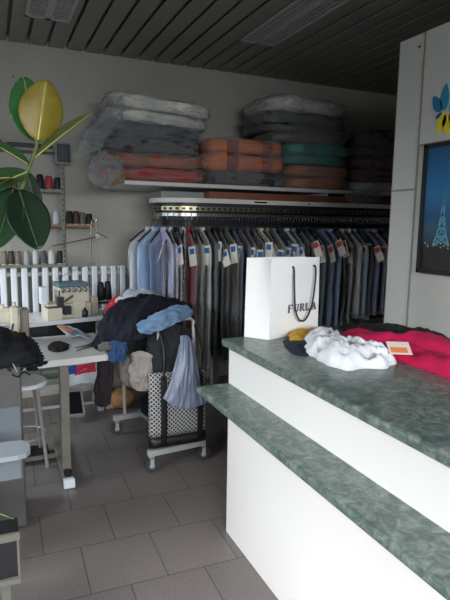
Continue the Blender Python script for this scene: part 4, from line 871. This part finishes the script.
# ------------------------------------------------------------------ rubber plant in the left foreground
t = thing('rubber_plant', 'tall rubber plant with broad glossy leaves at the left edge', 'plant', (-.42, 1.75, 0))
M_stem = mat('stem_green', '#5d6a3c', .6, .1, 30, .15, 20)
def leafmat(nm, c, rough=.22, var=.18): return mat('leaf_'+nm, c, max(rough, .3), .08, 30, var, 16, spec=.4)
def leaf(b0, tip, wd, face, col, fold=.25, bend=.0, n=20, nw=8, ribcol='#b9b26a', rip=.0, label=None):
    """one broad leaf from base to tip; `face` is the side its upper surface looks to"""
    a = Vector(b0); e = Vector(tip); d = (e-a); L = d.length; d.normalize()
    nrm = Vector(face); nrm = (nrm-d*nrm.dot(d)).normalized(); s = d.cross(nrm)
    G = []; rib = []
    for i in range(n+1):
        q = i/n; wq = wd*(math.sin(PI*min(1, q*.97+.015))**.62)*(1-.12*q)
        row = []
        for j in range(-nw, nw+1):
            r = j/nw
            row.append(a+d*L*q+s*wq*r+nrm*(abs(r)**1.3*wq*fold - bend*L*(q-.0)**2 + rip*math.sin(q*58)*abs(r)*(.4+.6*abs(r))))
        G.append(row); rib.append(a+d*L*q+nrm*(-bend*L*q**2+.0006))
    bm = NB(); T = [[bm.verts.new(p) for p in r] for r in G]; B = [[bm.verts.new(p-nrm*.0015) for p in r] for r in G]
    for i in range(n):
        for j in range(2*nw):
            bm.faces.new((T[i][j], T[i+1][j], T[i+1][j+1], T[i][j+1])); bm.faces.new((B[i][j], B[i][j+1], B[i+1][j+1], B[i+1][j]))
    for i in range(n):
        bm.faces.new((T[i][0], B[i][0], B[i+1][0], T[i+1][0])); bm.faces.new((T[i][-1], T[i+1][-1], B[i+1][-1], B[i][-1]))
    for j in range(2*nw):
        bm.faces.new((T[0][j], T[0][j+1], B[0][j+1], B[0][j])); bm.faces.new((T[n][j], B[n][j], B[n][j+1], T[n][j+1]))
    o = obj('leaf', bm, col, t, True)
    if label: o['label'] = label
    bm = NB(); tube(bm, rib, lambda q: .0032*(1-.75*q), 6); obj('midrib', bm, mat('rib_'+ribcol[1:], ribcol, .5), o, True)
def lq(u, v, Y=1.85): return at(u, v, Y)
bm = NB(); st = [lq(40, 128), lq(36, 148), lq(32, 160), lq(26, 176, 1.84), lq(16, 205, 1.84), lq(-4, 250, 1.82), lq(-40, 330, 1.8), Vector((-.4, 1.76, .8)), Vector((-.42, 1.75, .32))]
tube(bm, st, lambda q: .005+.006*q, 8, 5); obj('stem', bm, M_stem, t, True)
dark = leafmat('dark', '#1c3620', .4); deep = leafmat('deep', '#15291a', .4); green = leafmat('green', '#285c2c', .16); olive = leafmat('olive', '#857528', .35); mid = leafmat('mid', '#36552f', .35)
leaf(lq(36, 141, 1.87), lq(25, 79, 1.92), .062, (-.45, -.9, .1), green, .45, -.05, rip=.0022)
leaf(lq(38, 140, 1.83), lq(46, 80, 1.80), .073, (.03, 1, .05), olive, .75, -.02, ribcol='#cfc47a', label='olive yellow young leaf seen from beneath')
leaf(lq(35, 158, 1.85), lq(90, 111, 1.83), .026, (-.5, -.5, .6), leafmat('fresh', '#4f5c2c', .4), .5, .04)
leaf(lq(30, 166, 1.85), lq(-12, 138, 1.85), .032, (.2, -.5, .8), mid, .4, .06)
leaf(lq(28, 172, 1.84), lq(-22, 190, 1.76), .055, (.1, -.45, .9), mid, .3, .1)
leaf(lq(27, 172, 1.86), lq(40, 218, 1.86), .05, (-.7, -.6, -.1), dark, .25, -.05, ribcol='#4a5a36')
leaf(lq(19, 190, 1.82), lq(38, 250, 1.74), .068, (.1, -1, .25), deep, .22, -.04, ribcol='#4a5a36')
leaf(lq(14, 188, 1.84), lq(-4, 250, 1.76), .062, (-.2, -.9, .3), dark, .22, -.05, ribcol='#4a5a36')
leaf(lq(10, 178, 1.8), lq(-34, 178, 1.7), .06, (0, -.3, 1), mid, .2, .12)
bm = NB(); tube(bm, [lq(37, 140), lq(41, 128, 1.84), lq(46, 118, 1.83)], lambda q: .005*(1-.7*q), 6); obj('bud', bm, mat('bud_pink', '#a0745a', .5), t, True)
bm = NB(); lathe(bm, [(.1, 0), (.12, .01), (.15, .25), (.165, .255), (.165, .29), (.15, .29), (.14, .26), (.02, .26)], (-.42, 1.75, 0), 28); obj('pot', bm, mat('terracotta', '#8a4f36', .8), t, False)
t = thing('strap_plant', 'small strap leaved plant over the footstool at lower left', 'plant', (-.2, 1.94, .45))
bm = NB(); lathe(bm, [(.05, 0), (.07, .01), (.08, .09), (.07, .09), (.02, .08)], (-.2, 1.94, .45), 20); obj('pot', bm, mat('brown_pot', '#5a4034', .7), t)
for a, L in ((-12, .24), (60, .2), (130, .22), (200, .2), (280, .18)):
    c, s = math.cos(R(a)), math.sin(R(a)); bm = NB(); sd = Vector((-s, c, 0)); P = []
    for k in range(9):
        q = k/8; p = Vector((-.2+c*L*q, 1.94+s*L*q, .53+.1*q-.13*q*q)); P.append([p-sd*.008*(1-q*.8), p+sd*.008*(1-q*.8)])
    cloth(bm, P, 10, 3, .001, (1, 1), 3, .002); obj('leaf', bm, leafmat('strap', '#7f9a52', .4), t, True)
